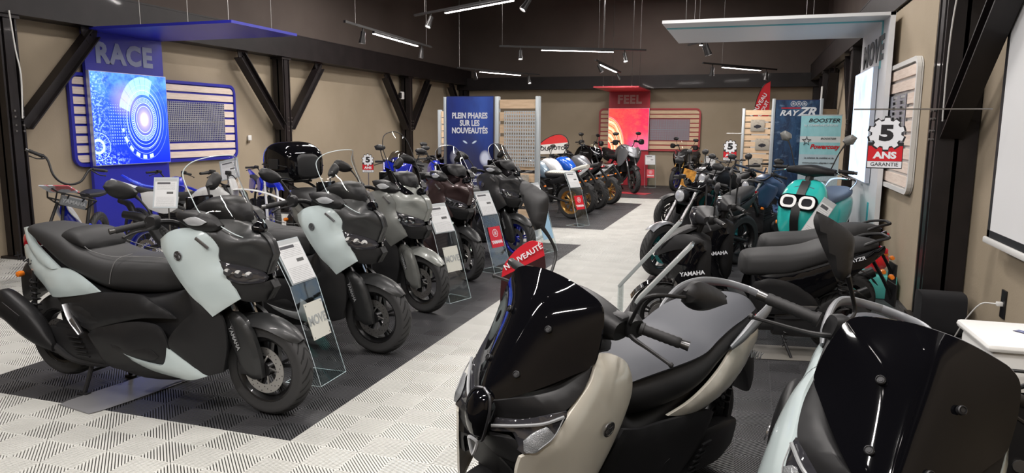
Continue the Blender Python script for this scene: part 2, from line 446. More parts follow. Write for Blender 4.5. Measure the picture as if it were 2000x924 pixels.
# ---------------------------------------------------------------- walls, ceiling, steel frame
def slab(name, c, d, m, parent=None, **k): return MB().box(c, d).obj(name, m, parent, smooth=False, **k)
ZB0, ZB1 = 2.92, 3.36
def wall(nm, c, d):
    """lower beige paint up to the beam, brown above"""
    z0 = 3.1
    w = slab(nm, (c[0], c[1], z0/2), (d[0], d[1], z0), WALL, kind='structure')
    slab('upper_wall', (c[0], c[1], (z0+ZC)/2), (d[0], d[1], ZC-z0), BROWN, w); return w
wall('wall_left', (XL-.1, (YF+YB)/2, 0), (.2, YB-YF, 0)); wall('wall_back', ((XL+XR)/2, YB+.1, 0), (XR-XL, .2, 0))
wall('wall_right', (XR+.1, (YF+YB)/2, 0), (.2, YB-YF, 0))
slab('ceiling', ((XL+XR)/2, (YF+YB)/2, ZC+.1), (XR-XL+.6, YB-YF+.4, .2), BROWN, kind='structure')
slab('wall_front', ((XL+XR)/2, YF-.1, ZC/2), (XR-XL+.4, .2, ZC), WALL, kind='structure')
lin = slab('trim_1', ((XB+XR)/2, 9.08, 1.45), (XR-XB, 4.05, 2.9), WALL, kind='structure')
# long beams
def ibeam(b, p0, p1, h, w, axis):
    """I-profile running from p0 to p1 (axis x or y); h high, w wide"""
    c = [(a+b_)/2 for a, b_ in zip(p0, p1)]; L = sum(abs(a-b_) for a, b_ in zip(p0, p1))
    d = (lambda ww, hh: (L, ww, hh)) if axis == 'x' else (lambda ww, hh: (ww, L, hh))
    b.box((c[0], c[1], c[2]-h/2+.012), d(w, .024)); b.box((c[0], c[1], c[2]+h/2-.012), d(w, .024)); b.box(tuple(c), d(.03, h))
b = MB(); ibeam(b, (XL+.18, YF, 3.14), (XL+.18, YB, 3.14), .44, .32, 'y'); b.box((XL+.33, (YF+YB)/2, 3.14), (.012, YB-YF, .40)); b.obj('trim_2', STEEL, smooth=False, kind='structure')
b = MB(); ibeam(b, (XL, YB-.2, 2.95), (XR, YB-.2, 2.95), .36, .3, 'x'); b.box(((XL+XR)/2, YB-.345, 2.95), (XR-XL, .012, .32)); b.obj('trim_3', STEEL, smooth=False, kind='structure')
b = MB(); ibeam(b, (XR-.18, YF, 3.14), (XR-.18, YB, 3.14), .44, .32, 'y'); b.box((XR-.33, (YF+YB)/2, 3.14), (.012, YB-YF, .40)); b.obj('trim_4', STEEL, smooth=False, kind='structure')
n_trim = 5
def column(x, y, side, braces=((-1, 1), (1, 1)), brace_len=1.35):
    """steel H column with two knee braces in the wall plane; side +1 stands on the left wall"""
    global n_trim
    b = MB(); w = .22 if side > 0 else .3
    b.box((x-side*.0, y-w/2+.012, 1.47), (w, .024, 2.94)); b.box((x, y+w/2-.012, 1.47), (w, .024, 2.94)); b.box((x, y, 1.47), (.03, w, 2.94))
    b.box((x+side*(w/2-.012), y, 1.47), (.024, .11, 2.94)); b.box((x, y, .015), (w+.1, w+.1, .03)); b.box((x, y, 2.9), (w+.04, w+.06, .05))
    col = b.obj('trim_%d' % n_trim, STEEL, smooth=False, kind='structure'); n_trim += 1
    for s, f in braces:
        y0, y1, z0, z1 = y+s*.13, y+s*brace_len*f*.9, 1.62, 2.84
        L = sqrt((y1-y0)**2+(z1-z0)**2); a = math.atan2(z1-z0, y1-y0)
        M = Matrix.Translation((x+side*.05, (y0+y1)/2, (z0+z1)/2)) @ Matrix.Rotation(a, 4, 'X')
        q = MB(); q.box((0, 0, 0), (.03, L, .15), M); q.box((.0, 0, .07), (.16, L, .016), M); q.box((.0, 0, -.07), (.16, L, .016), M)
        q.obj('brace', STEEL, col, smooth=False)
        g = MB(); g.prism([(0, 0), (.26, 0), (.22, -.16), (.1, -.24), (0, -.1)], .02, Matrix.Translation((x+side*.05, y1-s*.18, 2.93)) @ Matrix(((0, 0, 1, 0), (s, 0, 0, 0), (0, 1, 0, 0), (0, 0, 0, 1))))
        for dz in (-.05, -.11): g.disc_cyl((x+side*.07, y1-s*.05, 2.93+dz), .014, .05, 'x', 8)
        g.obj('gusset_plate', STEEL, col, smooth=False)
    g = MB()
    for dz in (1.55, 1.62, 1.72, 1.79):
        for dy in (-.05, .05): g.disc_cyl((x+side*.155, y+dy, dz), .012, .02, 'x', 8)
    g.obj('bolt_heads', mat('bolt_steel', (.2, .19, .18), .4, .8), col, kind='stuff')
    return col
for cy in (6.42, 11.8, 17.05, 21.02): column(XL+.18, cy, 1, ((1, 1),) if cy < 7 else (((-1, 1), (1, 1)) if cy < 20 else ((-1, 1),)))
for cy in (6.88, 12.7, 17.6): column(XR-.16, cy, -1, ((-1, 1.35),) if cy < 8 else ((-1, 1), (1, 1)))
b = MB(); b.box((XR-.1, YB-.1, 1.4), (.3, .3, 2.8)); b.obj('trim_%d' % n_trim, STEEL, smooth=False, kind='structure')
# cable hanging down by the near right column and the white cord on the left one
tag(MB().tube([(XR-.33, 6.2, 3.0), (XR-.35, 6.35, 2.5), (XR-.33, 6.5, 2.1), (XR-.3, 6.62, 1.7)], .006, 6).obj('cable', WPLA), 'white cable hanging beside the right-hand steel column', 'cable')
tag(MB().tube([(XL+.36, 6.4, 2.95), (XL+.355, 6.44, 2.5), (XL+.365, 6.47, 2.2), (XL+.35, 6.45, 1.7)], .009, 6).obj('cable', WPLA), 'white cable hanging down the leftmost steel column', 'cable')

# ---------------------------------------------------------------- track lights
def track(p0, p1, led, s0, s1, aims, wires, label):
    """hanging track: black rail, glowing bar, two spot heads; led, s0, s1 are positions along the rail"""
    p0, p1 = Vector(p0), Vector(p1); d = (p1-p0); L = d.length; d.normalize(); mid = (p0+p1)/2
    t = thing('track_light', label, 'lamp', mid, math.atan2(d.y, d.x), 'track lights hanging from the ceiling')
    tilt = math.asin(d.z); RT = Matrix.Rotation(-tilt, 4, 'Y')
    MB().box((0, 0, 0), (L, .035, .035), RT).obj('rail', LAMPB, t, smooth=False)
    a, e = led[0]*L-L/2, led[1]*L-L/2
    h = MB().box(((a+e)/2, 0, -.035), (e-a+.02, .045, .035), RT, .004).obj('led_housing', LAMPB, t)
    MB().box(((a+e)/2, 0, -.056), (e-a, .04, .012), RT).obj('led_bar', LED, h, smooth=False)
    for s, (az, el) in zip((s0, s1), aims):
        x = s*L-L/2
        M = RT @ Matrix.Translation((x, 0, -.03)) @ Matrix.Rotation(R(az), 4, 'Z') @ Matrix.Rotation(R(el), 4, 'X')
        q = MB(); q.add(*(lambda k: (k.v, k.f))(MB().tube([(x, 0, -.01), (x, 0, -.07)], .012, 8, smooth=False)), RT)
        H = RT @ Matrix.Translation((x, 0, -.1)) @ Matrix.Rotation(R(az), 4, 'Z') @ Matrix.Rotation(R(el)-pi/2, 4, 'X')
        q.lathe([(.0001, -.03), (.036, -.03), (.036, .04), (.05, .13), (.05, .15), (.044, .15), (.042, .12), (.0001, .12)], H, 18)
        hd = q.obj('spot_head', LAMPB, t)
        MB().disc_cyl((0, .128, 0), .041, .01, 'y', 18, H).obj('spot_lens', SPOT, hd)
    for s in wires: MB().tube([((s-.5)*L, 0, .015), ((s-.5)*L, 0, ZC-mid.z)], .003, 4, smooth=False).obj('wire', WIRE, t)
    l = bpy.data.lights.new('led_area_light', 'AREA'); l.shape = 'RECTANGLE'; l.size = e-a; l.size_y = .04; l.energy = 26; l.color = (1, .93, .88)
    lo = bpy.data.objects.new('led_area_light', l); COL.objects.link(lo); lo.parent = t; lo.location = ((a+e)/2, 0, -.08)
    return t
def unproj(u, v, z):
    d = Vector((_rt*(u-1000)/1400) + (_up*-(v-462)/1400) + _fw); k = (z-1.62)/d.z; return Vector((0, 0, 1.62))+d*k
def trk(u0, v0, u1, v1, z, *a, dz=0): return track(unproj(u0, v0, z), unproj(u1, v1, z+dz), *a)
trk(673, 42, 842, 92, 3.15, (.28, .8), .17, .86, ((20, 8), (0, 5)), (.1, .93), 'second track light from the left, both spots dark, above the blue display')
trk(810, 30, 1040, -14, 3.45, (.3, .86), .16, .97, ((180, 25), (160, 35)), (.1, .6), 'nearest track light, cut off by the top of the picture')
trk(975, 90, 1262, 98, 3.2, (.28, .77), .14, .85, ((170, 12), (10, -20)), (.02, .7, .96), 'long level track light in the middle of the hall')
trk(892, 132, 1053, 146, 3.0, (.26, .75), .2, .86, ((-60, 30), (170, 18)), (.03,), 'track light above the dark blue poster stand')
trk(1163, 117, 1212, 141, 3.1, (.15, .8), .12, .85, ((180, 30), (200, 30)), (.1,), 'short looking track light in front of the red display, seen end on')
trk(1373, 123, 1517, 136, 3.0, (.25, .76), .12, .85, ((0, 5), (20, 5)), (.24,), 'track light above the warranty sign near the back wall')
trk(1385, 78, 1345, 88, 3.1, (.35, .4), .1, .2, ((150, 20), (-40, -25)), (.5,), 'spot pair under the white canopy')
# the tracks above and behind the frame (they show in the glossy screens)
HALL_AT = ['above the nearest left scooter', 'above the third left scooter', 'above the dark blue poster stand', 'above the retro motorcycles', 'above the aisle by the pearl white scooter', 'above the black light scooters', 'above the right-hand motorcycles', 'above the far end of the aisle',
           'before the red display', 'right above the viewer', 'above the ice grey scooter in the corner', 'behind the viewer on the left', 'straight behind the viewer', 'above the small motorcycles on the left']
for k, (x, y, z, a, w) in enumerate(HALL):
    d = Vector((cos(R(a)), sin(R(a)), 0)); p = Vector((x, y, z))
    t = track(p-d*1.5, p+d*1.5, (.25, .75), .12, .88, ((0, 10), (180, 10)), (.1, .9), 'track light high overhead, out of the picture, '+HALL_AT[k]); bpy.data.objects.remove(t.children[-1])

# ---------------------------------------------------------------- printed / backlit pictures
def emis_pic(name, fn, strength):
    n = NB(name); uvn = n.new('ShaderNodeUVMap'); sp = n.new('ShaderNodeSeparateXYZ'); n.link(uvn.outputs[0], sp.inputs[0])
    u, v = Ex(n.nt, sp.outputs[0]), Ex(n.nt, sp.outputs[1]); c = fn(n, u, v, uvn.outputs[0])
    n.link(c, n.b.inputs['Base Color']); n.b.inputs['Roughness'].default_value = .35
    if strength: n.link(c, n.b.inputs['Emission Color']); n.b.inputs['Emission Strength'].default_value = strength
    return n.m
def ring(r, r0, w): return (r-r0).ab().lt(w)
def pic_race(n, u, v, uv):
    ns = n.noise(7, 6, uv, rough=.7); n2 = n.noise(30, 3, uv, rough=.8)
    c = n.mix(v, (.0, .015, .85), (.02, .12, .95)); c = n.mix((v.sstep(.6, 1.0))*(ns.sstep(.35, .6))*.8, c, (.12, .40, 1))
    c = n.mix((1-u).sstep(.70, 1.)*(n2.sstep(.48, .6))*.7, c, (.45, .75, 1))
    x, y = (u-.66)*1.42, v-.50; r = (x*x+y*y).sq()
    an = y.op('ARCTAN2', x)
    big = r.gt(.29)*r.lt(.48)*an.gt(1.15)*an.lt(2.85); seg = (an*4.2).fr().gt(.06)
    c = n.mix(big*(seg*.62+.15), c, (.42, .76, 1))
    for r0, w, a in ((.15, .004, .9), (.19, .006, .8), (.205, .002, .7), (.245, .004, .8), (.285, .003, .8), (.33, .004, .9), (.345, .0015, .8), (.39, .002, .6), (.46, .0015, .5)):
        c = n.mix(ring(r, r0, w)*a, c, (.6, .85, 1))
    teeth = ring(r, .222, .014)*(an*9.5).fr().gt(.5); c = n.mix(teeth*.7, c, (.65, .9, 1))
    blk = ring(r, .43, .022)*(an*3.2).fr().gt(.45)*an.lt(-1.2)*an.gt(-2.9); c = n.mix(blk*.8, c, (.6, .9, 1))
    dots = (u*34).fr().gt(.55)*(v*30).fr().gt(.55)*u.lt(.46)*u.gt(.2)*v.gt(.22)*v.lt(.66); c = n.mix(dots*.45, c, (.5, .75, 1))
    c = n.mix((1-(r/.2)).clamp()*.95, c, (.75, .62, 1)); c = n.mix((1-(r/.09)).clamp(), c, (1, .97, 1))
    x2, y2 = u-.42, v-.72; r2 = (x2*x2+y2*y2).sq(); c = n.mix((1-(r2/.22)).clamp()*.55, c, (.65, .45, 1))
    x3, y3 = u-.04, v-.2; r3 = (x3*x3+y3*y3).sq(); c = n.mix((ring(r3, .07, .014)+ring(r3, .15, .003)+r3.lt(.14)*((y3.op('ARCTAN2', x3))*3.).fr().lt(.12)*.6).clamp()*.8, c, (.6, .85, 1))
    c = n.mix(n2.sstep(.5, .62)*(1-v).sstep(.8, 1.)*(1-u).sstep(.5, .8), c, (.45, .7, 1))
    return c
def pic_feel(n, u, v, uv):
    ns = n.noise(5, 5, uv, rough=.7); n2 = n.noise(9, 4, uv, stretch=(1, 4, 1), dist=1.5)
    c = n.mix(u, (1, .07, .05), (.92, .01, .07)); c = n.mix(ns.sstep(.45, .65)*.3, c, (1, .16, .06)); c = n.mix(n2.sstep(.56, .6)*v.sstep(.3, .6)*.5, c, (.5, .0, .05))
    c = n.mix((1-v).sstep(.55, .9)*u.sstep(.42, .55)*.75, c, (.30, .07, .22))
    # curved light trails sweeping over to the lower edge
    q = ((u+.03)/.44); w = (v/.80); r = (q*q+w*w).sq(); st = (r*13+ns*.8).fr(); inside = r.gt(.25)*r.lt(1.)*v.lt(.80)
    c = n.mix(inside*(st.sstep(.2, .7)*.75+.15), c, (1, .50, .22)); c = n.mix(inside*(r*5+ns).fr().gt(.62)*.7, c, (1, .82, .55)); c = n.mix(ring(r, 1.0, .012), c, (1, .25, .3))
    x, y = u-.98, v-.08; a = (y.op('ARCTAN2', x*-1)); c = n.mix(((a*16).fr()).gt(.6)*(1-v).sstep(.45, .8)*u.sstep(.5, .7)*.5, c, (1, .3, .35))
    return c
def pic_move(n, u, v, uv):
    ns = n.noise(4, 5, uv, rough=.7); n2 = n.noise(22, 3, uv, rough=.8)
    c = n.mix(ns.sstep(.35, .65), (.50, .72, 1), (.85, .95, 1)); c = n.mix(n2.sstep(.5, .62)*u.lt(.6)*.4, c, (.35, .5, .95))
    c = n.mix(v.sstep(.45, .75)*u.sstep(.1, .4)*(1-u).sstep(.3, .6)*ns.sstep(.45, .6)*.6, c, (.35, .35, .85)); return c
def pic_plein(n, u, v, uv):
    ns = n.noise(3, 3, uv); c = n.mix(v.sstep(0, 1), (.028, .03, .08), (.02, .045, .27)); c = n.mix(((u-.75).ab()*-2.+1).clamp()*v.sstep(.4, .95), c, (.05, .12, .50))
    c = n.mix(ns.sstep(.4, .7)*.4, c, (.02, .02, .09)); c = n.mix((1-((u-.5)*(u-.5)*9+(v-.5)*(v-.5)*14)).clamp()*.8, c, (.045, .05, .11))
    for x0, y0, sx, sy, a in ((.18, .545, 9, 18, 1), (.83, .54, 9, 18, 1), (.05, .40, 8, 16, .5), (.9, .38, 8, 16, .5)):
        d = ((u-x0)*(u-x0)*(sx*sx)+(v-y0)*(v-y0)*(sy*sy)); c = n.mix(((1.3-d)).clamp()*a, c, (.75, .80, .95))
    for x0, s in ((.40, -1), (.60, 1)):
        yy = v-.66-(u-x0)*.18*s; d = (u-x0)*(u-x0)*400+yy*yy*14000; c = n.mix((1.3-d).clamp(), c, (.7, .85, 1))
    return c
def pic_ray(n, u, v, uv):
    ns = n.noise(3.2, 6, uv, rough=.75, dist=.6); n2 = n.noise(7, 4, uv, stretch=(.6, 3, 1))
    c = n.mix(ns.sstep(.35, .65), (.008, .02, .06), (.03, .09, .20)); c = n.mix(n2.sstep(.56, .7)*.6, c, (.18, .28, .42)); c = n.mix(ns.sstep(.6, .72)*u.lt(.5)*.5, c, (.30, .04, .10))
    return n.mix((1-v).sstep(.6, 1)*n2.sstep(.45, .6)*.6, c, (.20, .33, .55))
def pic_boost(n, u, v, uv):
    ns = n.noise(9, 4, uv); c = n.mix(ns.sstep(.3, .7), (.30, .66, .72), (.36, .72, .78)); w = v.gt(.74)*v.lt(.80); c = n.mix(w, c, (.72, .80, .82))
    c = n.mix(v.lt(.62)*v.gt(.30)*.75, c, (.55, .62, .70)); c = n.mix(v.lt(.45)*v.gt(.22)*n.noise(40, 2, uv).sstep(.45, .55)*.4, c, (.35, .42, .48)); return n.mix(v.lt(.22), c, (.22, .60, .68))
def pic_sky(n, u, v, uv):
    ns = n.noise(6, 4, uv); c = n.mix(v, (.28, .27, .24), (.55, .50, .42)); c = n.mix(ns.sstep(.5, .6)*.6, c, (.35, .30, .25)); d = (u-.5)*(u-.5)*7+(v-.42)*(v-.42)*16
    return n.mix((1.25-d-(n.noise(9, 4, uv))).sstep(.25, .4), c, (.02, .02, .03))
P_RACE = emis_pic('backlit_blue_print', pic_race, .95); P_FEEL = emis_pic('backlit_red_print', pic_feel, 1.0); P_MOVE = emis_pic('backlit_pale_print', pic_move, 1.0)
P_PLEIN = emis_pic('headlight_poster_print', pic_plein, 0); P_RAY = emis_pic('navy_poster_print', pic_ray, 0); P_BOOST = emis_pic('teal_poster_print', pic_boost, 0); P_BIKE = emis_pic('bike_photo_print', pic_sky, 0)

def rrect(w, h, r, n=6):
    out = []
    for cx, cy, a0 in ((w/2-r, h/2-r, 0), (-w/2+r, h/2-r, 90), (-w/2+r, -h/2+r, 180), (w/2-r, -h/2+r, 270)):
        for k in range(n+1): a = R(a0+90*k/n); out.append((cx+r*cos(a), cy+r*sin(a)))
    return out
def ring_prism(b, outer, inner, h, M):
    n = len(outer); v = [(x, y, z) for z in (0, h) for P in (outer, inner) for x, y in P]
    f = []
    for i in range(n):
        j = (i+1) % n; f += [(i, j, n+j, n+i), (2*n+i, 3*n+i, 3*n+j, 2*n+j), (i, 2*n+i, 2*n+j, j), (n+i, n+j, 3*n+j, 3*n+i)]
    b.add(v, f, M)
def perf_panel(name, w, h, nx, ny, hole, m, parent, M, t=.006):
    """sheet with a grid of square holes"""
    b = MB(); px, py = w/nx, h/ny; V = []; F = []
    for z in (0, -t):
        k0 = len(V)
        for j in range(ny):
            for i in range(nx):
                x0, y0 = -w/2+i*px, -h/2+j*py; mx, my = px*(1-hole)/2, py*(1-hole)/2; k = len(V)
                V += [(x0, y0, z), (x0+px, y0, z), (x0+px, y0+py, z), (x0, y0+py, z), (x0+mx, y0+my, z), (x0+px-mx, y0+my, z), (x0+px-mx, y0+py-my, z), (x0+mx, y0+py-my, z)]
                F += [(k+a, k+(a+1) % 4, k+4+(a+1) % 4, k+4+a) for a in range(4)]
                if z: F += [(k+4+a, k+4+(a+1) % 4, k+4+(a+1) % 4-len(V)+len(V)-8*nx*ny, k+4+a-8*nx*ny) for a in range(4)]
    b.add(V, F, M); b.box((0, 0, -.02), (w-.04, .02, .01), M)
    return b.obj(name, m, parent, smooth=False, fix=False)
def tongue_logo(b, r, M, h=.002):
    """ring with three crossing tuning forks"""
    n = 28; o = [(r*cos(2*pi*k/n), r*sin(2*pi*k/n)) for k in range(n)]; i_ = [(x*.87, y*.87) for x, y in o]; ring_prism(b, o, i_, h, M)
    for k in range(3):
        A = M @ Matrix.Rotation(2*pi*k/3, 4, 'Z')
        b.box((0, -r*.32, h/2), (r*.07, r*.75, h), A); b.box((0, .12*r, h/2), (r*.34, r*.07, h), A)
        for s in (-1, 1): b.box((s*r*.15, r*.42, h/2), (r*.075, r*.62, h), A)
def brand_display(nm, label, cat, O, xdir, colr, letter, word, pic, bw, light_w, light_h, z_l0, canopy, board, perf, wood, letm, strip=False):
    """wall display: tall lacquered panel, backlit picture, canopy, slatted board and perforated sheet. O = panel centre on the wall at floor level"""
    t = thing(nm, label, cat, O); X = Vector(xdir); U = Vector((0, 0, 1)); Z = X.cross(U)      # Z points into the room
    F = lambda x, z, d: frame_m(X*x+U*z+Z*d, X, U)
    top = canopy[0]
    MB().box((0, top/2, 0), (bw, top, .05), frame_m(Z*.09, X, U)).obj('panel', colr, t, smooth=False)
    lb = MB().box((0, 0, 0), (light_w+.02, light_h+.02, .05), F(light_w/2-bw/2+canopy[2], z_l0+light_h/2, .148)).obj('light_box', mat('light_box_rim', (.55, .6, .7), .3, .6), t, smooth=False)
    quad('backlit_picture', light_w, light_h, pic, lb, F(light_w/2-bw/2+canopy[2], z_l0+light_h/2, .176))
    # canopy: thin deck cantilevered on wires
    cp = MB().box((0, 0, canopy[1]/2), (bw, .035, canopy[1]), F(0, top-.0175, .066)).obj('canopy', colr, t, smooth=False)
    w = MB()
    for sx in (-.32, .32):
        for dz in (canopy[1]*.35, canopy[1]*.93):
            p = X*(sx*bw)+U*top+Z*dz; w.tube([tuple(p), tuple(p+U*(ZC-top))], .004, 4, smooth=False); w.disc_cyl(tuple(p+U*.02), .012, .04, 'z', 8)
    w.obj('suspension_wires', WIRE, t, kind='stuff')
    text(word, perf[4], letter, t, F(perf[5], perf[6], .118), .004, .045, spacing=1.12, sx=1.45 if strip else .98, name='sign_lettering')
    if strip:
        MB().box((0, 0, canopy[1]/2), (.10, .004, canopy[1]-.02), F(bw/2-.45, top-.037, .07)).obj('teal_stripe', TEAL, cp, smooth=False)
        MB().box((0, 0, 0), (.10, .30, .004), F(bw/2-.45, top-.17, .118)).obj('teal_stripe', TEAL, t, smooth=False)
        MB().box((0, 0, 0), (.10, .16, .004), F(bw/2-.45, z_l0+light_h+.06, .118)).obj('teal_stripe', TEAL, t, smooth=False)
        MB().box((0, 0, 0), (.10, z_l0-.25, .004), F(bw/2-.5, (z_l0-.25)/2+.02, .118)).obj('teal_stripe', TEAL, t, smooth=False)
    # board
    x0, x1, z0, z1 = board; w_, h_ = x1-x0, z1-z0; M = F((x0+x1)/2, (z0+z1)/2, .02)
    b = thing(nm.replace('display', 'slat_board'), label.split(' display')[0].replace(' wall', '')+' slatted board with rounded corners behind the '+word+' panel', 'board', O)
    bb = MB(); bb.prism(rrect(w_, h_, .14), .012, M @ Matrix.Translation((0, 0, -.015))); bb.obj('back_panel', board_col(colr), b, smooth=False)
    fr = MB(); o = rrect(w_, h_, .14); i_ = rrect(w_-.09, h_-.09, .10); ring_prism(fr, o, i_, .035, M); fr.obj('board_frame', board_col(colr), b, smooth=False)
    nsl = 9; ph = (h_-.09)/nsl
    for k in range(nsl):
        zc = -h_/2+.045+ph*(k+.5); mid = 1 < k < 7; hh = ph*.74
        def slat(a, c):
            rr = .09 if k in (0, nsl-1) else 0
            if rr:
                s = -1 if k == 0 else 1; pts = [(a, zc-s*hh/2), (c, zc-s*hh/2)]
                if c > w_/2-.1: pts += [(c, zc-s*hh*.1), (c-.03, zc+s*hh*.3), (c-.07, zc+s*hh/2)]
                else: pts += [(c, zc+s*hh/2)]
                if a < -w_/2+.1: pts += [(a+.07, zc+s*hh/2), (a+.03, zc+s*hh*.3), (a, zc-s*hh*.1)]
                else: pts += [(a, zc+s*hh/2)]
                if s < 0: pts = pts[::-1]
                MB().prism(pts, .02, M @ Matrix.Translation((0, 0, -.002))).obj('slat', wood, b, smooth=False)
            else: MB().box(((a+c)/2, zc, .008), (c-a, hh, .02), M).obj('slat', wood, b, smooth=False)
        L0, L1 = -w_/2+.048, w_/2-.048
        if mid: slat(L0, bw*-.5-(x0+x1)/2+.02); slat(perf[1]-(x0+x1)/2+.005, L1)
        else: slat(L0, L1)
    ph2 = ph*5-.03
    perf_panel('perforated_sheet', perf[1]-perf[0], ph2, perf[2], perf[3], .62, perf[7], b, M @ Matrix.Translation(((perf[0]+perf[1])/2-(x0+x1)/2, 0, .024)))
    return t
def board_col(c): return {BLUE: BLUE, RED: mat('muted_red_board', (.42, .055, .06), .4), WHT: mat('white_board_edge', (.68, .68, .66), .4)}[c]
brand_display('blue_display', 'tall blue wall display lettered RACE with a backlit blue picture and canopy', 'display', (XL+.02, 8.25, 0), (0, 1, 0), BLUE, LETG, 'RACE', P_RACE,
              1.36, 1.33, 1.27, 1.08, (2.92, 2.45, .0), (-.90, 2.36, 1.06, 2.33), (.70, 2.07, 34, 19, .38, -.02, 2.6, PERF), WOODY, LETG)
brand_display('red_display', 'tall red wall display lettered FEEL with a backlit light trail picture', 'display', (-3.40, YB-.02, 0), (1, 0, 0), RED, LETR, 'FEEL', P_FEEL,
              1.18, 1.16, 1.18, 1.03, (2.72, 2.3, .01), (-.89, 2.02, 1.0, 2.22), (.60, 1.72, 36, 20, .33, 0, 2.46, PERF), WOODX, LETR)
brand_display('white_display', 'tall white and teal wall display lettered MOVE with a bright pale picture', 'display', (XB, 9.65, 0), (0, -1, 0), WHT, LETD, 'MOVE', P_MOVE,
              2.0, 1.45, 1.30, 1.03, (2.86, 2.42, .05), (-.95, 2.25, 1.03, 2.30), (.62, 1.8, 3, 12, .36, -.02, 2.52, PERF), WOODY, LETD, strip=True)

# ---------------------------------------------------------------- free standing poster stands
def slat_stand(name, label, O, rz, w, h, wood=WOODX, n=15, gap=.032, posts=(0, 1), perf=None, cat='stand', skip=()):
    t = thing(name, label, cat, O, rz)
    for px in posts:
        x = -w/2 if px == 0 else w/2
        p = MB(); p.box((x, 0, h/2), (.06, .09, h), bev=.004); p.box((x, 0, .02), (.09, .5, .04), bev=.006); p.obj('post', ALU, t)
    ph = (h-.12)/n
    for k in range(n): 
        if k in skip: continue
        MB().box((0, .0, .1+ph*(k+.5)), (w-.07, .02, ph-gap)).obj('slat', wood, t, smooth=False)
    if perf: perf_panel('perforated_sheet', *perf[:5], PERFL, t, Matrix.Translation(perf[5]) @ Matrix.Rotation(pi/2, 4, 'X'))
    return t
MX = Matrix.Rotation(pi/2, 4, 'X')      # xy plane -> stands upright facing -y
ps = slat_stand('slat_stand', 'slatted wooden stand with a light grey perforated sheet between grey posts', (-3.255, 10.1, 0), 0, .62, 2.08, WOODX, 11, .05, perf=(.47, .80, 13, 16, .6, (.05, -.07, 1.47)))
st = thing('poster_stand', 'dark blue poster stand reading PLEIN PHARES SUR LES NOUVEAUTÉS', 'stand', (-4.0, 10.1, 0))
MB().box((0, 0, 1.1), (.745, .03, 1.98)).obj('board', mat('navy_board', (.02, .03, .12), .5), st, smooth=False)
quad('poster', .74, 1.96, P_PLEIN, st, Matrix.Translation((0, -.021, 1.1)) @ MX)
for x in (-.395,): MB().box((x, 0, 1.04), (.04, .08, 2.08), bev=.003).obj('post', ALU, st)
MB().box((-.03, 0, .02), (.70, .5, .04), bev=.01).obj('foot_plate', ALU, st)
for s, z, sz in (('PLEIN PHARES', 1.80, .116), ('SUR LES', 1.69, .116), ('NOUVEAUTÉS', 1.58, .116), ('Les nouveautés', .93, .068), ('Yamaha 2025', .84, .068), ('sont arrivées', .75, .068)):
    text(s, sz, WTXT, st, Matrix.Translation((0, -.024, z)) @ MX, .0008, .035 if sz > .1 else .02, name='poster_lettering', sx=.78 if sz > .1 else .98)
# pale slatted partition further back on the left
slat_stand('slat_stand', 'pale slatted partition behind the dark blue poster stand', (-5.65, 13.4, 0), R(-8), .66, 1.98, WOODX, 14, .02)

ray = thing('poster_stand', 'navy blue poster stand lettered RAYZR beside the turquoise scooter', 'stand', (.70, 13.0, 0), R(3))
MB().box((0, 0, 1.09), (.70, .035, 2.06)).obj('board', mat('navy_board', (.02, .03, .12), .5), ray, smooth=False)
quad('poster', .68, 2.04, P_RAY, ray, Matrix.Translation((0, -.023, 1.09)) @ MX)
for x in (-.37, .37): MB().box((x, 0, 1.07), (.05, .08, 2.14), bev=.004).obj('post', ALU, ray)
MB().box((0, 0, .02), (.8, .45, .04), bev=.01).obj('foot_plate', ALU, ray)
text('RAY', .125, WTXT, ray, Matrix.Translation((-.14, -.027, 1.90)) @ MX, .001, .03, shear=.35, sx=1.15, name='poster_lettering'); text('ZR', .19, WTXT, ray, Matrix.Translation((.15, -.027, 1.92)) @ MX, .001, .035, shear=.35, sx=1.1, name='poster_lettering')
MB().box((-.10, -.025, 1.985), (.30, .003, .018)).obj('red_stroke', RTXT, ray, smooth=False)
q = MB()
for k in range(3): tongue_logo(q, .042, Matrix.Translation((.02+(k-1)*.085, -.025, 2.055)) @ MX, .002)
q.obj('ring_emblems', WTXT, ray, smooth=False, kind='stuff')
text('RAYZR', .22, mat('faint_blue_print', (.12, .2, .4), .5), ray, Matrix.Translation((-.26, -.026, .55)) @ MX @ Matrix.Rotation(R(90), 4, 'Z'), .001, .03, shear=.3, name='poster_lettering')
side = slat_stand('slat_stand', 'narrow slatted panel set at an angle behind the navy poster stand', (1.22, 13.28, 0), R(42), .42, 2.02, WOODX, 11, .05, posts=())
bs = thing('roll_up_poster', 'teal and white poster with a black star hung on a stand behind the turquoise scooter', 'poster', (1.05, 12.6, 0), R(-3), lean=0)
quad('poster', .60, 1.62, P_BOOST, bs, Matrix.Translation((0, 0, 1.04)) @ MX, thick=.006)
MB().box((0, .03, .06), (.64, .14, .1), bev=.01).obj('base_cassette', ALU, bs); MB().box((0, .02, 1.86), (.62, .02, .02)).obj('top_rail', ALU, bs, smooth=False)
MB().box((0, .05, .95), (.02, .02, 1.85)).obj('pole', ALU, bs, smooth=False)
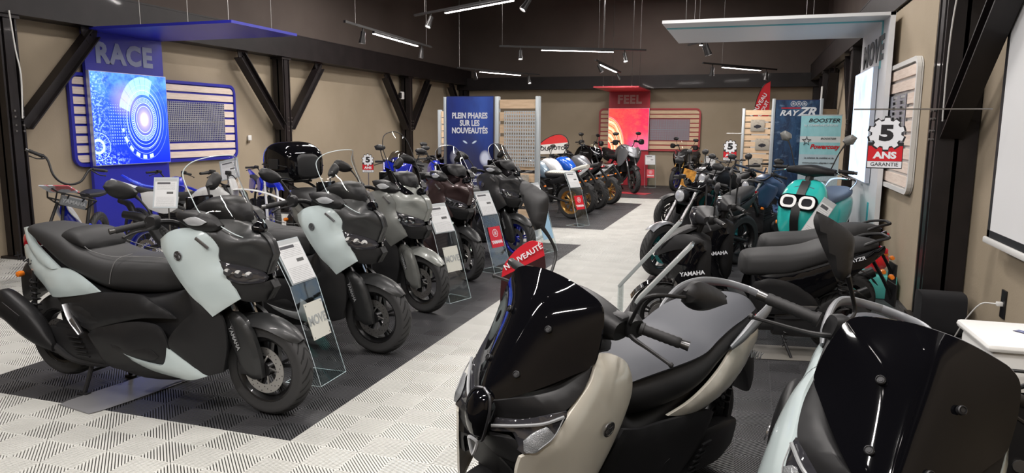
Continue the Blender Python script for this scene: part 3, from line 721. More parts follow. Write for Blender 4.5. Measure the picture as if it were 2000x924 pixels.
for s, x, z, sz, m, k in (('BOOSTER', .04, 1.775, .085, BTXT, {'shear': .3, 'sx': 1.25, 'off': .01}), ('by COMMUNICATION', 0, 1.70, .05, WTXT, {'sx': 1.0}), ('BOOSTER', .12, 1.49, .04, BTXT, {'shear': .3, 'sx': 1.3}),
                    ('Powercosy', .07, 1.36, .10, RTXT, {'shear': .3, 'off': .04, 'sx': .95}), ('La solution de mobilité et de', 0, 1.18, .038, BTXT, {}), ('communication adaptée à votre', 0, 1.10, .038, BTXT, {}),
                    ('entreprise', 0, 1.02, .038, BTXT, {}), ('Offrez-vous ! amusez', 0, .80, .03, BTXT, {}), ('Contactez-nous', 0, .70, .03, BTXT, {})):
    k = dict(k); o_ = k.pop('off', .01); text(s, sz, m, bs, Matrix.Translation((x, -.004, z)) @ MX, .0008, o_, name='poster_lettering', **k)
pt = [((.075 if i % 2 == 0 else .03)*sin(2*pi*i/10)-.2, (.085 if i % 2 == 0 else .034)*cos(2*pi*i/10)) for i in range(10)]; pin = [((.058 if i % 2 == 0 else .02)*sin(2*pi*i/10)-.2, (.066 if i % 2 == 0 else .023)*cos(2*pi*i/10)) for i in range(10)]
q = MB(); ring_prism(q, pt, pin, .002, Matrix.Translation((0, -.005, 1.45)) @ MX); q.obj('black_star', BTXT, bs, smooth=False)

sl = slat_stand('slat_stand', 'slatted wooden stand carrying bike photographs near the back wall', (.12, 17.3, 0), 0, .62, 2.1, WOODX, 14, .03)
for k, (x, z) in enumerate(((.0, 1.72), (.12, 1.30), (.0, .86))):
    tag(quad('photo_card', .30, .26, P_BIKE, None, Matrix.Translation((.12+x, 17.27, z)) @ MX, thick=.003), ['uppermost', 'middle', 'lowest'][k]+' photograph of a motorcycle clipped to the slatted stand', 'photo', 'bike photographs on the slatted stand')
tag(quad('photo_card', .33, .30, P_BIKE, None, Matrix.Translation((-3.22, 10.03, .80)) @ MX, thick=.003), 'photograph of a red motorcycle clipped low on the perforated slat stand', 'photo')

# ---------------------------------------------------------------- feather flags
def feather(label, O, rz, h, w, lines, base_h=0):
    t = thing('feather_flag', label, 'flag', O, rz)
    L = [(0, 0), (.02*w, .25*h), (.10*w, .55*h), (.30*w, .80*h), (.62*w, .95*h), (.95*w, h)]; Rr = [(.98*w, .98*h), (1.0*w, .7*h), (.99*w, .35*h), (.97*w, .02*h)]
    P = [(x, 0, z+base_h) for x, z in L]+[(x, 0, z+base_h) for x, z in Rr]
    b = MB(); b.add(*panel_mesh(P, (), axis='y', sgn=-1, thick=.004, puff=.0, res=.08)); 
    n = NB('feather_flag_cloth'); c = n.xyz('Object'); n.link(n.mix((c[2]-base_h-(c[0]*.5)).sstep(h*.42, h*.44), (.75, .74, .72), (.62, .02, .03)), n.b.inputs['Base Color']); n.b.inputs['Roughness'].default_value = .8
    b.obj('cloth', n.m, t, smooth=True)
    MB().tube([(0, 0, 0)]+[(x-.006, 0, z+base_h) for x, z in L], .009, 6, sub=3).obj('pole', BPLA, t)
    q = MB()
    for a in (45, 135): q.box((0, 0, .012), (.7, .03, .02), Matrix.Rotation(R(a), 4, 'Z'))
    q.obj('cross_foot', BPLA, t, smooth=False)
    for s, x, z, sz, a in lines: text(s, sz, WTXT, t, Matrix.Translation((x, -.012, z+base_h)) @ MX @ Matrix.Rotation(R(a), 4, 'Z'), .001, .02, name='flag_lettering')
    return t
feather('tall red and white feather flag behind the slatted photo stand', (-.02, 19.8, 0), 0, 1.9, .42, (('NOUVEAU', .16, 1.30, .14, 62), ('PRODUIT', .27, 1.18, .12, 66)), .95)
# small teardrop banner lying slanted above the retro bikes
t = thing('teardrop_banner', 'small red and white teardrop banner above the retro motorcycles', 'flag', (-4.74, 16.75, 0), R(0)); t.scale = (1.17, 1.17, 1.0)
P = [(-.25, 0, 1.02), (-.12, 0, 1.22), (.10, 0, 1.40), (.32, 0, 1.48), (.47, 0, 1.40), (.52, 0, 1.24), (.48, 0, 1.10), (.42, 0, 1.04)]
n = NB('teardrop_cloth'); c = n.xyz('Object'); n.link(n.mix((c[2]-c[0]*.12).sstep(1.235, 1.24), (.72, .71, .68), (.62, .03, .03)), n.b.inputs['Base Color']); n.b.inputs['Roughness'].default_value = .8
MB().add(*panel_mesh(P, (), axis='y', sgn=-1, thick=.004, puff=0, res=.06)).obj('cloth', n.m, t)
MB().tube([(.42, .01, 0), (.43, .01, .6), (.44, 0, 1.04), (.53, 0, 1.2), (.49, 0, 1.41), (.33, 0, 1.49), (.1, 0, 1.41), (-.12, 0, 1.23)], .008, 6).obj('pole', BPLA, t)
MB().box((.42, 0, .015), (.4, .4, .03), bev=.01).obj('foot_plate', BPLA, t)
text('YOU', .13, BTXT, t, Matrix.Translation((-.02, -.008, 1.14)) @ MX, .001, .02, name='banner_lettering'); text('MOTO', .11, BTXT, t, Matrix.Translation((.29, -.008, 1.16)) @ MX, .001, .02, name='banner_lettering')

# ---------------------------------------------------------------- warranty signs: 5 ANS GARANTIE
def warranty(label, O, rz, s, hang=None, cat='sign', ang=0):
    t = thing('warranty_sign', label, cat, O, rz, 'five year warranty signs')
    BL = mat('black_print', (0, 0, 0)); M = Matrix.Translation((0, 0, 0)) @ MX
    cog = []
    for k in range(10):
        a0 = 2*pi*k/10-pi/2-.31
        for da, r in ((.0, .82), (.10, .82), (.17, 1.0), (.46, 1.0), (.53, .82)): cog.append((r*.5*s*cos(a0+da), r*.5*s*sin(a0+da)))
    MB().prism([(x*1.08, y*1.08) for x, y in cog], .012*s, M).obj('cog_rim', BTXT, t, smooth=False)
    MB().prism([(x*.97, y*.97) for x, y in cog], .004*s, M @ Matrix.Translation((0, 0, .012*s))).obj('cog_face', WTXT, t, smooth=False)
    text('5', .62*s, BTXT, t, M @ Matrix.Translation((0, 0, .018*s)), .002*s, .06, sx=1.25, name='numeral')
    MB().box((0, 0, -.66*s), (.98*s, .010*s, .80*s)).obj('sign_plate', BTXT, t, smooth=False)
    MB().box((0, -.007*s, -.60*s), (.94*s, .006*s, .46*s)).obj('red_field', RTXT, t, smooth=False); MB().box((0, -.007*s, -.935*s), (.94*s, .006*s, .19*s)).obj('white_field', WTXT, t, smooth=False)
    text('ANS', .27*s, WTXT, t, Matrix.Translation((0, -.013*s, -.66*s)) @ MX, .002*s, .05, sx=1.2, name='sign_lettering'); text('GARANTIE', .16*s, BTXT, t, Matrix.Translation((0, -.013*s, -.935*s)) @ MX, .002*s, .01, name='sign_lettering')
    if hang: hang(t)
    return t
def arm(t):
    MB().tube([(-.22, .01, .17), (.62, .01, .17)], .005, 6, smooth=False).obj('hanging_rod', WIRE, t)
warranty('large 5 ANS GARANTIE cog sign on a rod by the right-hand column', (.90, 5.65, 1.60), R(-4), .23, arm)
def arm2(t): MB().tube([(-.1, .01, .30), (.235, .01, .30)], .008, 6, smooth=False).obj('hanging_rod', WPLA, t)
warranty('5 ANS GARANTIE sign on a rod in front of the back wall', (-.445, 17.235, 1.24), 0, .30, arm2)

# ---------------------------------------------------------------- right wall: projector screen, outlet, white box
t = thing('projector_screen', 'white roll-down projector screen on the right wall', 'screen', (1.64, 4.70, 0))
MB().box((0, 0, 1.80), (.006, 2.36, 1.84)).obj('screen_cloth', mat('screen_cloth', (.72, .73, .74), .8), t, smooth=False)
q = MB(); q.box((-.004, 1.155, 1.80), (.004, .05, 1.84)); q.box((-.004, 0, .905), (.004, 2.36, .05)); q.obj('black_border', BTXT, t, smooth=False)
MB().box((0, 0, .855), (.04, 2.44, .045), bev=.01).obj('weight_bar', WPLA, t); MB().box((.02, 0, 2.76), (.10, 2.5, .10), bev=.015).obj('cassette', WPLA, t)
t = thing('wall_outlet', 'black wall outlet with a white plug beside the right column', 'outlet', (1.745, 5.75, .42)); MB().box((0, 0, 0), (.014, .09, .20), bev=.003).obj('cover_plate', BPLA, t); MB().box((-.025, 0, .0), (.04, .035, .03), bev=.005).obj('plug', WPLA, t)
tag(MB().tube([(1.70, 5.75, .42), (1.62, 5.80, .40), (1.56, 5.9, .25), (1.54, 6.02, .1), (1.53, 6.1, .012)], .005, 6).obj('cable', WPLA), 'white power cable drooping from the wall outlet', 'cable')
tag(MB().loft([(-.16, .13, .34, 0, 5), (.16, .13, .34, 0, 5)], 20, 1, Matrix.Translation((1.52, 6.45, 0))).obj('speaker_box', mat('black_cloth', (.012, .012, .014), .95)), 'black cloth covered box at the foot of the right column', 'box')
t = thing('catering_trolley', 'white lidded box on a black trolley in the right corner', 'trolley', (1.335, 3.58, 0), R(2)); t.scale = (.96, 1, .895)
MB().box((0, 0, .70), (.72, .40, .20), bev=.03).obj('lidded_box', WPLA, t); MB().box((0, 0, .815), (.76, .44, .04), bev=.018).obj('lid', WPLA, t)
q = MB(); q.box((0, 0, .36), (.70, .38, .44)); q.obj('cabinet', BPLA, t, smooth=False)
q = MB(); q.box((0, -.2, .585), (.74, .03, .02)); q.box((0, .2, .585), (.74, .03, .02)); q.obj('shelf_rim', mat('silver_trim', (.5, .48, .46), .35, .8), t, smooth=False)
MB().tube([(-.34, -.21, .72), (-.34, -.28, .74), (.34, -.28, .74), (.34, -.21, .72)], .008, 8, sub=3).obj('handle', BPLA, t)
for x in (-.3, .3):
    for y in (-.15, .15): MB().disc_cyl((x, y, .05), .05, .03, 'y', 14).obj('castor', BPLA, t)
for k in range(4): 
    o = MB().disc_cyl((-.2+k*.1, -.195, .25), .03, .012, 'y', 12).obj('vent', WIRE, t)
tag(quad('leaflet', .13, .04, P_PLEIN, None, Matrix.Translation((1.20, 3.58, .7495)) @ Matrix.Rotation(R(-52), 4, 'Z'), thick=.002), 'small printed leaflet lying on the white lid', 'leaflet')

# ---------------------------------------------------------------- small wall fittings
t = thing('thermostat', 'small white room thermostat on the wall left of the top box', 'thermostat', (XL+.01, 11.0, 1.42)); MB().box((.012, 0, 0), (.024, .09, .09), bev=.005).obj('case', WPLA, t); MB().box((.014, -.04, -.07), (.03, .05, .05), bev=.004).obj('socket', mat('brown_plate', (.12, .09, .06), .5), t)
t = thing('alarm_sounder', 'white alarm box beside the second steel column', 'alarm', (XL+.3, 16.55, 2.42)); MB().box((0, 0, 0), (.06, .15, .19), bev=.02).obj('case', WPLA, t); MB().disc_cyl((.0, -.1, 0), .07, .05, 'x', 16).obj('horn', BPLA, t)
tag(MB().box((XR-.34, 17.3, 2.4), (.03, .1, .34), bev=.005).obj('emergency_lamp', WPLA), 'white emergency lamp on the far right steel column', 'lamp')

# ---------------------------------------------------------------- acrylic price stands
def paper_mat():
    n = NB('price_sheet_print'); uvn = n.new('ShaderNodeUVMap'); sp = n.new('ShaderNodeSeparateXYZ'); n.link(uvn.outputs[0], sp.inputs[0]); u, v = Ex(n.nt, sp.outputs[0]), Ex(n.nt, sp.outputs[1])
    c = n.mix(v.gt(.90), (.70, .71, .72), (.45, .47, .48)); tx = n.noise(60, 1, uvn.outputs[0], stretch=(1, 3, 1))
    ln = (v*26).fr().gt(.6)*tx.gt(.5)*u.gt(.08)*u.lt(.92)*(v.lt(.35)+v.gt(.6)*v.lt(.86)).clamp(); c = n.mix(ln*.7, c, (.12, .12, .13))
    c = n.mix(v.gt(.80)*v.lt(.87)*u.gt(.1)*u.lt(.7), c, (.08, .08, .09)); c = n.mix(v.gt(.45)*v.lt(.53)*u.gt(.55)*u.lt(.85), c, (.1, .1, .1))
    n.link(c, n.b.inputs['Base Color']); n.b.inputs['Roughness'].default_value = .5; return n.m
PAPER = paper_mat(); CREAM = mat('cream_plate', (.62, .62, .56), .35); REDP = mat('red_plate', (.62, .015, .03), .35); PBLUE = mat('pale_blue_plate', (.35, .55, .72), .3)
def price_stand(label, O, rz, plate, w=.30):
    """bent acrylic sheet leaning back (local +y is away from the reader), paper board on top, square plate half way up"""
    t = thing('price_stand', label, 'stand', O, rz, 'acrylic price stands along the aisle')
    prof = [(.26, .003), (.0, .003), (.2, .63), (.34, .90)]; th = .006
    b = MB()
    for (y0, z0), (y1, z1) in zip(prof, prof[1:]):
        d = Vector((0, y1-y0, z1-z0)); n_ = Vector((1, 0, 0)).cross(d.normalized())*th/2
        v = [(s*w/2, y+e*n_.y, z+e*n_.z) for y, z in ((y0, z0), (y1, z1)) for e in (-1, 1) for s in (-1, 1)]
        b.add(v, [(0, 1, 3, 2), (4, 6, 7, 5), (0, 4, 5, 1), (2, 3, 7, 6), (0, 2, 6, 4), (1, 5, 7, 3)])
    b.obj('acrylic_sheet', ACRY, t, smooth=False)
    e = MB()
    for s in (-1, 1): e.tube([(s*w/2, y, z) for y, z in prof], .0028, 4, smooth=False)
    e.tube([(-w/2, .0, .004), (w/2, .0, .004)], .0028, 4, smooth=False); e.tube([(-w/2, .26, .004), (w/2, .26, .004)], .0025, 4, smooth=False); e.obj('polished_edge', ACRE, t, kind='stuff')
    a = math.atan2(.27, .14)
    Mp = Matrix.Translation((0, .27-.012, .765+.006)) @ Matrix.Rotation(a, 4, 'X')
    pf = MB().box((0, 0, -.004), (w-.03, .30, .005), Mp).obj('paper_frame', ALU, t, smooth=False); quad('price_sheet', w-.05, .285, PAPER, pf, Mp @ Matrix.Translation((0, 0, .003)), thick=.002)
    a = math.atan2(.63, .2); c = Vector((.012, .2*.62-.008, .63*.62)); Mq = Matrix.Translation(c) @ Matrix.Rotation(a, 4, 'X')
    if plate == 'MOVE':
        o = MB().box((0, 0, 0), (.20, .24, .004), Mq).obj('plate', CREAM, t, smooth=False); text('MOVE', .085, mat('pale_grey_letter', (.36, .38, .38), .4), o, Mq @ Matrix.Translation((0, 0, .003)), .001, .03, name='plate_lettering', sx=.85)
        s = MB()
        for x in (-.085, .085):
            for y in (-.105, .105): s.disc_cyl((x, y, .003), .004, .003, 'z', 8, Mq)
        s.obj('plate_screws', WIRE, o, kind='stuff')
    elif plate == 'BLUE':
        o = MB().box((0, 0, 0), (.22, .46, .004), Mq).obj('plate', PBLUE, t, smooth=False); text('MOVE', .085, mat('pale_grey_letter', (.36, .38, .38), .4), o, Mq @ Matrix.Translation((0, .12, .003)), .001, .03, name='plate_lettering', sx=.85)
    elif plate == 'YAMAHA':
        o = MB().box((0, 0, 0), (.21, .24, .004), Mq).obj('plate', REDP, t, smooth=False); q = MB(); tongue_logo(q, .046, Mq @ Matrix.Translation((0, .045, .002)), .0015); q.obj('fork_emblem', WTXT, o, smooth=False)
        text('YAMAHA', .05, WTXT, o, Mq @ Matrix.Translation((0, -.06, .003)), .001, .05, name='plate_lettering', sx=.9)
    return t
for c, rz, pl, lb in (((-2.49, 3.88, 0), 91, 'MOVE', 'acrylic price stand with MOVE plate, nearest of all, left of the first aisle corner'), ((-2.53, 6.14, 0), 71, 'MOVE', 'acrylic price stand with a MOVE plate right of the olive grey scooter'),
                      ((-2.61, 7.6, 0), 71, 'YAMAHA', 'acrylic price stand with a red YAMAHA plate between the two dark tourer scooters'), ((-2.44, 9.05, 0), 69, 'BLUE', 'acrylic price stand with a long pale blue plate behind the nearest mirror'),
                      ((-2.6, 11.74, 0), 63, 'YAMAHA', 'acrylic price stand with a red YAMAHA plate by the gold rear wheel'), ((-2.62, 20.25, 0), 12, 'YAMAHA', 'acrylic price stand with a red YAMAHA plate before the red display'),
                      ((-1.02, 20.2, 0), 5, 'YAMAHA', 'acrylic price stand right of the motorcycle at the back wall')):
    price_stand(lb, c, R(rz), pl, .30)

# ================================================================ vehicles
def tyre_mat(name, n_around, slant, knob=False):
    n = NB(name); b = n.b; b.inputs['Roughness'].default_value = .72
    uvn = n.new('ShaderNodeUVMap'); sp = n.new('ShaderNodeSeparateXYZ'); n.link(uvn.outputs[0], sp.inputs[0]); u, v = Ex(n.nt, sp.outputs[0]), Ex(n.nt, sp.outputs[1])
    w = (v-.5).ab(); g = (u*n_around+w*slant).fr(); g2 = (u*n_around*.5+w*slant*.5+.3).fr()
    gr = ((g-.5).ab().lt(.12)*w.gt(.03)*w.lt(.30)+(g2-.5).ab().lt(.06)*w.lt(.2)).clamp()
    if knob: gr = ((u*n_around).fr().gt(.55)+((v*7).fr()).gt(.62)).clamp()*w.lt(.36)
    n.link(n.mix(gr, (.034, .034, .035), (.002, .002, .002)), b.inputs['Base Color']); n.bump(gr*-1, 1., .02 if knob else .012); return n.m
TYRE = tyre_mat('road_tyre_rubber', 28, 4.6); KNOB = tyre_mat('knobbly_tyre_rubber', 46, 0, True)
MB_BLK = mat('matt_black_bodywork', (.013, .013, .014), .45, 0, .0, .35, bump=(900, .12, .0006)); SAT = mat('satin_dark_grey_paint', (.032, .033, .034), .38, .3, .1)
GLO = mat('gloss_black_plastic', (.003, .003, .004), .035, 0, 0, .42); TRIM = mat('textured_black_plastic', (.010, .010, .011), .5, bump=(700, .2, .0005))
ICE = mat('ice_blue_grey_paint', (.47, .545, .55), .22, 0, .6); OLIVE = mat('olive_grey_paint', (.17, .175, .165), .30, .25, .4); OLIVEL = mat('light_olive_grey_paint', (.24, .25, .235), .32, .2, .4)
PEARL = mat('pearl_white_paint', (.68, .65, .57), .24, .05, .7); MAROON = mat('dark_brown_red_paint', (.045, .027, .027), .34, .4, .4); DGREY = mat('dark_graphite_paint', (.035, .035, .037), .36, .35, .4)
SEATM = mat('charcoal_seat_vinyl', (.026, .026, .027), .6, bump=(500, .25, .0006)); SEATG = mat('grey_seat_vinyl', (.072, .076, .088), .58, bump=(500, .15, .0005)); SEATB = mat('black_seat_vinyl', (.014, .014, .015), .6, bump=(500, .2, .0006))
STITCH = mat('grey_stitching', (.16, .16, .16), .7); CHR = mat('chrome', (.72, .73, .75), .12, 1); ALLOY = mat('alloy_grey', (.33, .33, .34), .32, .9); IRON = mat('black_engine_metal', (.03, .03, .032), .45, .5); RIMB = mat('satin_black_rim', (.012, .012, .013), .35, .3, .3)
RIMBL = mat('blue_rim', (.01, .02, .32), .3, .4, .5); GOLD = mat('gold_rim', (.50, .30, .10), .32, .8); ROTOR = mat('brushed_rotor_steel', (.42, .41, .40), .30, .95); LENS = mat('clear_lamp_lens', (.55, .57, .60), .06, .2, 1); LENSD = mat('smoked_lamp_lens', (.03, .03, .035), .05, 0, 1)
ORANGE = mat('orange_indicator', (.85, .22, .02), .2, 0, .6); REDL = mat('red_tail_lens', (.45, .01, .02), .12, 0, 1); SCR = thin_glass('clear_windscreen', (.90, .90, .89), .01, 1.0); SCRD = thin_glass('smoked_windscreen', (.34, .33, .34), .01, 1.2)
REFL = mat('lamp_reflector', (.8, .8, .82), .1, 1); FORKG = mat('gold_fork_tube', (.55, .33, .10), .2, 1); MIRG = mat('mirror_glass', (.55, .57, .6), .03, 1); YBLUE = mat('racing_blue_paint', (.008, .02, .42), .22, .1, .8); TURQ = mat('turquoise_paint', (.03, .50, .46), .22, 0, .7)
SILV = mat('silver_painted_metal', (.45, .46, .48), .28, .7, .3); DBLUE = mat('dusty_dark_blue_paint', (.035, .065, .13), .35, .3, .3); CREAMS = mat('cream_vinyl', (.50, .49, .44), .6)

def wheel(parent, name, x, z, Rr, w, rim, style=5, rimm=None, disc=.0, side=-1, tm=None, Ms=None, y=0, hub=.04, wire=False, discm=None):
    """wheel part (rim + spokes) with tyre and disc sub-parts, built round its own axle"""
    rimm = rimm or RIMB; tm = tm or TYRE; M0 = Matrix.Translation((x, y, z))
    if Ms is not None: M0 = Ms @ M0
    b = MB(); hw = w*.36
    b.lathe([(rim-.012, -hw), (rim+.004, -hw-.004), (rim+.004, -hw+.006), (rim-.022, -hw*.4), (rim-.022, hw*.4), (rim+.004, hw-.006), (rim+.004, hw+.004), (rim-.012, hw), (rim-.034, hw*.4), (rim-.034, -hw*.4), (rim-.012, -hw)], n=40)
    b.disc_cyl((0, 0, 0), hub, w*.9, 'y', 16)
    if wire:
        for k in range(28):
            a = 2*pi*k/28; a2 = a+(.35 if k % 2 else -.35); s = 1 if k % 4 < 2 else -1
            b.tube([(hub*cos(a), s*w*.3, hub*sin(a)), ((rim-.02)*cos(a2), 0, (rim-.02)*sin(a2))], .0022, 4, smooth=False, cap=False)
    else:
        for k in range(style):
            for da, wd in ((-.13, .016), (.13, .016)) if style <= 5 else ((0, .02),):
                a = 2*pi*(k+.25)/style; p0 = Vector((hub*.8*cos(a), 0, hub*.8*sin(a))); p1 = Vector(((rim-.025)*cos(a+da), 0, (rim-.025)*sin(a+da)))
                d = (p1-p0); L = d.length; A = math.atan2(d.z, d.x)
                b.box((0, 0, 0), (L, w*.26, wd), Matrix.Translation((p0+p1)/2) @ Matrix.Rotation(-A, 4, 'Y'), .003)
    o = b.obj(name, rimm, parent, M=M0)
    for sd in (-1, 1):
        MB().tube([((rim+.002)*cos(2*pi*k/40), sd*(hw+.003), (rim+.002)*sin(2*pi*k/40)) for k in range(41)], .0022, 5, smooth=False, cap=False).obj('rim_lip_highlight', ALLOY if rimm in (RIMB, RIMBL) else rimm, o)  # thin ring, lighter on dark rims: lip highlight put into its colour
    prof = []
    for k in range(15):
        t = pi*k/14; ss = sin(t); prof.append((rim+(Rr-rim)*(ss**.55 if ss > 1e-6 else 0), -cos(t)*w/2*(1.0 if 1 < k < 13 else .86)))
    nn = 56; m = len(prof); V = [(r*cos(2*pi*i/nn), h, r*sin(2*pi*i/nn)) for i in range(nn) for r, h in prof]; F = []; UV = []
    for i in range(nn):
        a, c = i*m, ((i+1) % nn)*m
        for j in range(m-1):
            F.append((a+j, a+j+1, c+j+1, c+j)); UV += [(i/nn, j/(m-1)), (i/nn, (j+1)/(m-1)), ((i+1)/nn, (j+1)/(m-1)), ((i+1)/nn, j/(m-1))]
    me = bpy.data.meshes.new('tyre'); me.from_pydata(V, [], F); uv = me.uv_layers.new(name='UVMap'); uv.data.foreach_set('uv', np.array(UV).ravel()); me.shade_smooth(); me.materials.append(tm)
    # consistent outward normals: winding above already faces outward/inward uniformly
    t = bpy.data.objects.new('tyre', me); COL.objects.link(t); t.parent = o
    if disc:
        for s in ((side,) if side else (-1, 1)):
            d = MB(); yy = s*w*.44; d.lathe([(disc*.62, yy-.002), (disc, yy-.002), (disc, yy+.002), (disc*.62, yy+.002), (disc*.62, yy-.002)], n=32)
            for k in range(5): a = 2*pi*k/5; d.tube([(disc*.66*cos(a), yy, disc*.66*sin(a)), (hub*cos(a+.4), yy, hub*sin(a+.4))], .006, 5, smooth=False)
            dd = d.obj('brake_disc', discm or ROTOR, o)
            if disc > .1:
                h = MB()
                for k in range(36):
                    a = 2*pi*k/36; r = disc*(.72 if k % 3 == 0 else .82 if k % 3 == 1 else .92); h.disc_cyl((r*cos(a), yy+s*.0015, r*sin(a)), .0035, .002, 'y', 6)
                h.obj('brake_drillings', TRIM, dd, kind='stuff')
    return o
def on_normal(p, nrm):
    """matrix whose local y axis points along nrm"""
    q = Vector(nrm).normalized().to_track_quat('Y', 'Z'); return Matrix.Translation(p) @ q.to_matrix().to_4x4()
def steer_matrix(ang, o, rake): 
    ax = Vector((-sin(R(rake)), 0, cos(R(rake)))); return Matrix.Translation(o) @ Matrix.Rotation(ang, 4, ax) @ Matrix.Translation(-Vector(o))
def mirror_part(t, pts, arm, s, Ms=None, glass=True, name='mirror', m=None, th=.035):
    """flat-ish housing: outline in 3D (left side, y>0), arm as tube"""
    p = pts if s > 0 else mirror(pts)
    b = MB(); b.add(*panel_mesh(p, (), axis='x', sgn=1, thick=.006, puff=th*.8, pr=.05, res=.018)); 
    P = [(q[0]-.006, q[1], q[2]) for q in p]; o = b.obj(name, m or TRIM, t, M=Ms)
    g = MB(); g.add(*panel_mesh(P, (), axis='x', sgn=-1, thick=.001, puff=.003, pr=.02, res=.03)); g.obj('mirror_glass', MIRG, o)
    a = arm if s > 0 else mirror(arm); MB().tube(a, [.009]+[.006]*(len(arm)-1), 8).obj('mirror_arm', TRIM, o)
    return o
def grip_part(t, s, p0, p1, lev=True, Ms=None, m=None, r=.0175, bar_end=True, lever=None, levm=None):
    """grip with ribs, bar end weight and lever on side s; p0 inner, p1 outer end (y>0)"""
    f = (lambda p: (p[0], s*p[1], p[2])); p0v, p1v = Vector(f(p0)), Vector(f(p1)); d = (p1v-p0v).normalized()
    b = MB(); q = [p0v+d*((p1v-p0v).length*k/14) for k in range(15)]
    b.tube([tuple(x) for x in q], [r*(1.08 if k % 2 else .98) for k in range(15)], 12, smooth=False); b.tube([tuple(p0v-d*.006), tuple(p0v+d*.006)], r*1.35, 12, smooth=False)
    o = b.obj('hand_grip', m or SEATB, t, M=Ms)
    if bar_end: MB().tube([tuple(p1v), tuple(p1v+d*.028)], [r*.85, r*.95], 12, smooth=False).obj('bar_end', mat('bar_end_metal', (.12, .12, .12), .3, .9), o)
    if lev:
        L = [f(q_) for q_ in (lever or [(p0[0]+.02, p0[1]-.03, p0[2]-.005), (p0[0]+.055, p0[1]+.01, p0[2]-.02), (p0[0]+.05, (p0[1]+p1[1])/2, p0[2]-.035), (p0[0]+.045, p1[1]-.005, p1[2]-.045)])]
        k = MB(); k.tube(L, [.008, .008, .006, .006], 8); e = Vector(L[-1]); k.lathe([(.0001, -.009), (.007, -.006), (.0095, 0), (.007, .006), (.0001, .009)], Matrix.Translation(e), 10); k.obj('brake_lever', levm or TRIM, t, M=Ms)
    return o
def badge(t, p, s, r=.022, yaw=0, tilt=0):
    M = Matrix.Translation((p[0], s*p[1], p[2])) @ Matrix.Rotation(s*R(yaw), 4, 'Z') @ Matrix.Rotation(R(90)*(1 if s < 0 else -1), 4, 'X') @ Matrix.Rotation(0 if s < 0 else pi, 4, 'Z') @ Matrix.Rotation(R(tilt), 4, 'X')
    b = MB(); b.prism([(r*cos(2*pi*k/24), r*sin(2*pi*k/24)) for k in range(24)], .003, M); o = b.obj('fork_badge', mat('badge_base', (.32, .32, .33), .25, .9), t)
    q = MB(); tongue_logo(q, r*.92, M @ Matrix.Translation((0, 0, .003)), .0012); q.obj('badge_emblem', CHR, o, smooth=False)
def side_text(s_, size, m, t, p, side, rot=0, name='side_lettering', off=.03, sx=1, yaw=0, tilt=0):
    """lettering on the flank, reading correctly on either side"""
    M = Matrix.Translation((p[0], side*p[1], p[2])) @ Matrix.Rotation(R(yaw)*side, 4, 'Z')
    M = M @ (Matrix.Rotation(R(90), 4, 'X') if side < 0 else Matrix.Rotation(pi, 4, 'Z') @ Matrix.Rotation(R(90), 4, 'X')) @ Matrix.Rotation(R(tilt), 4, 'X') @ Matrix.Rotation(R(rot), 4, 'Z')
    return text(s_, size, m, t, M, .0006, off, name=name, sx=sx)

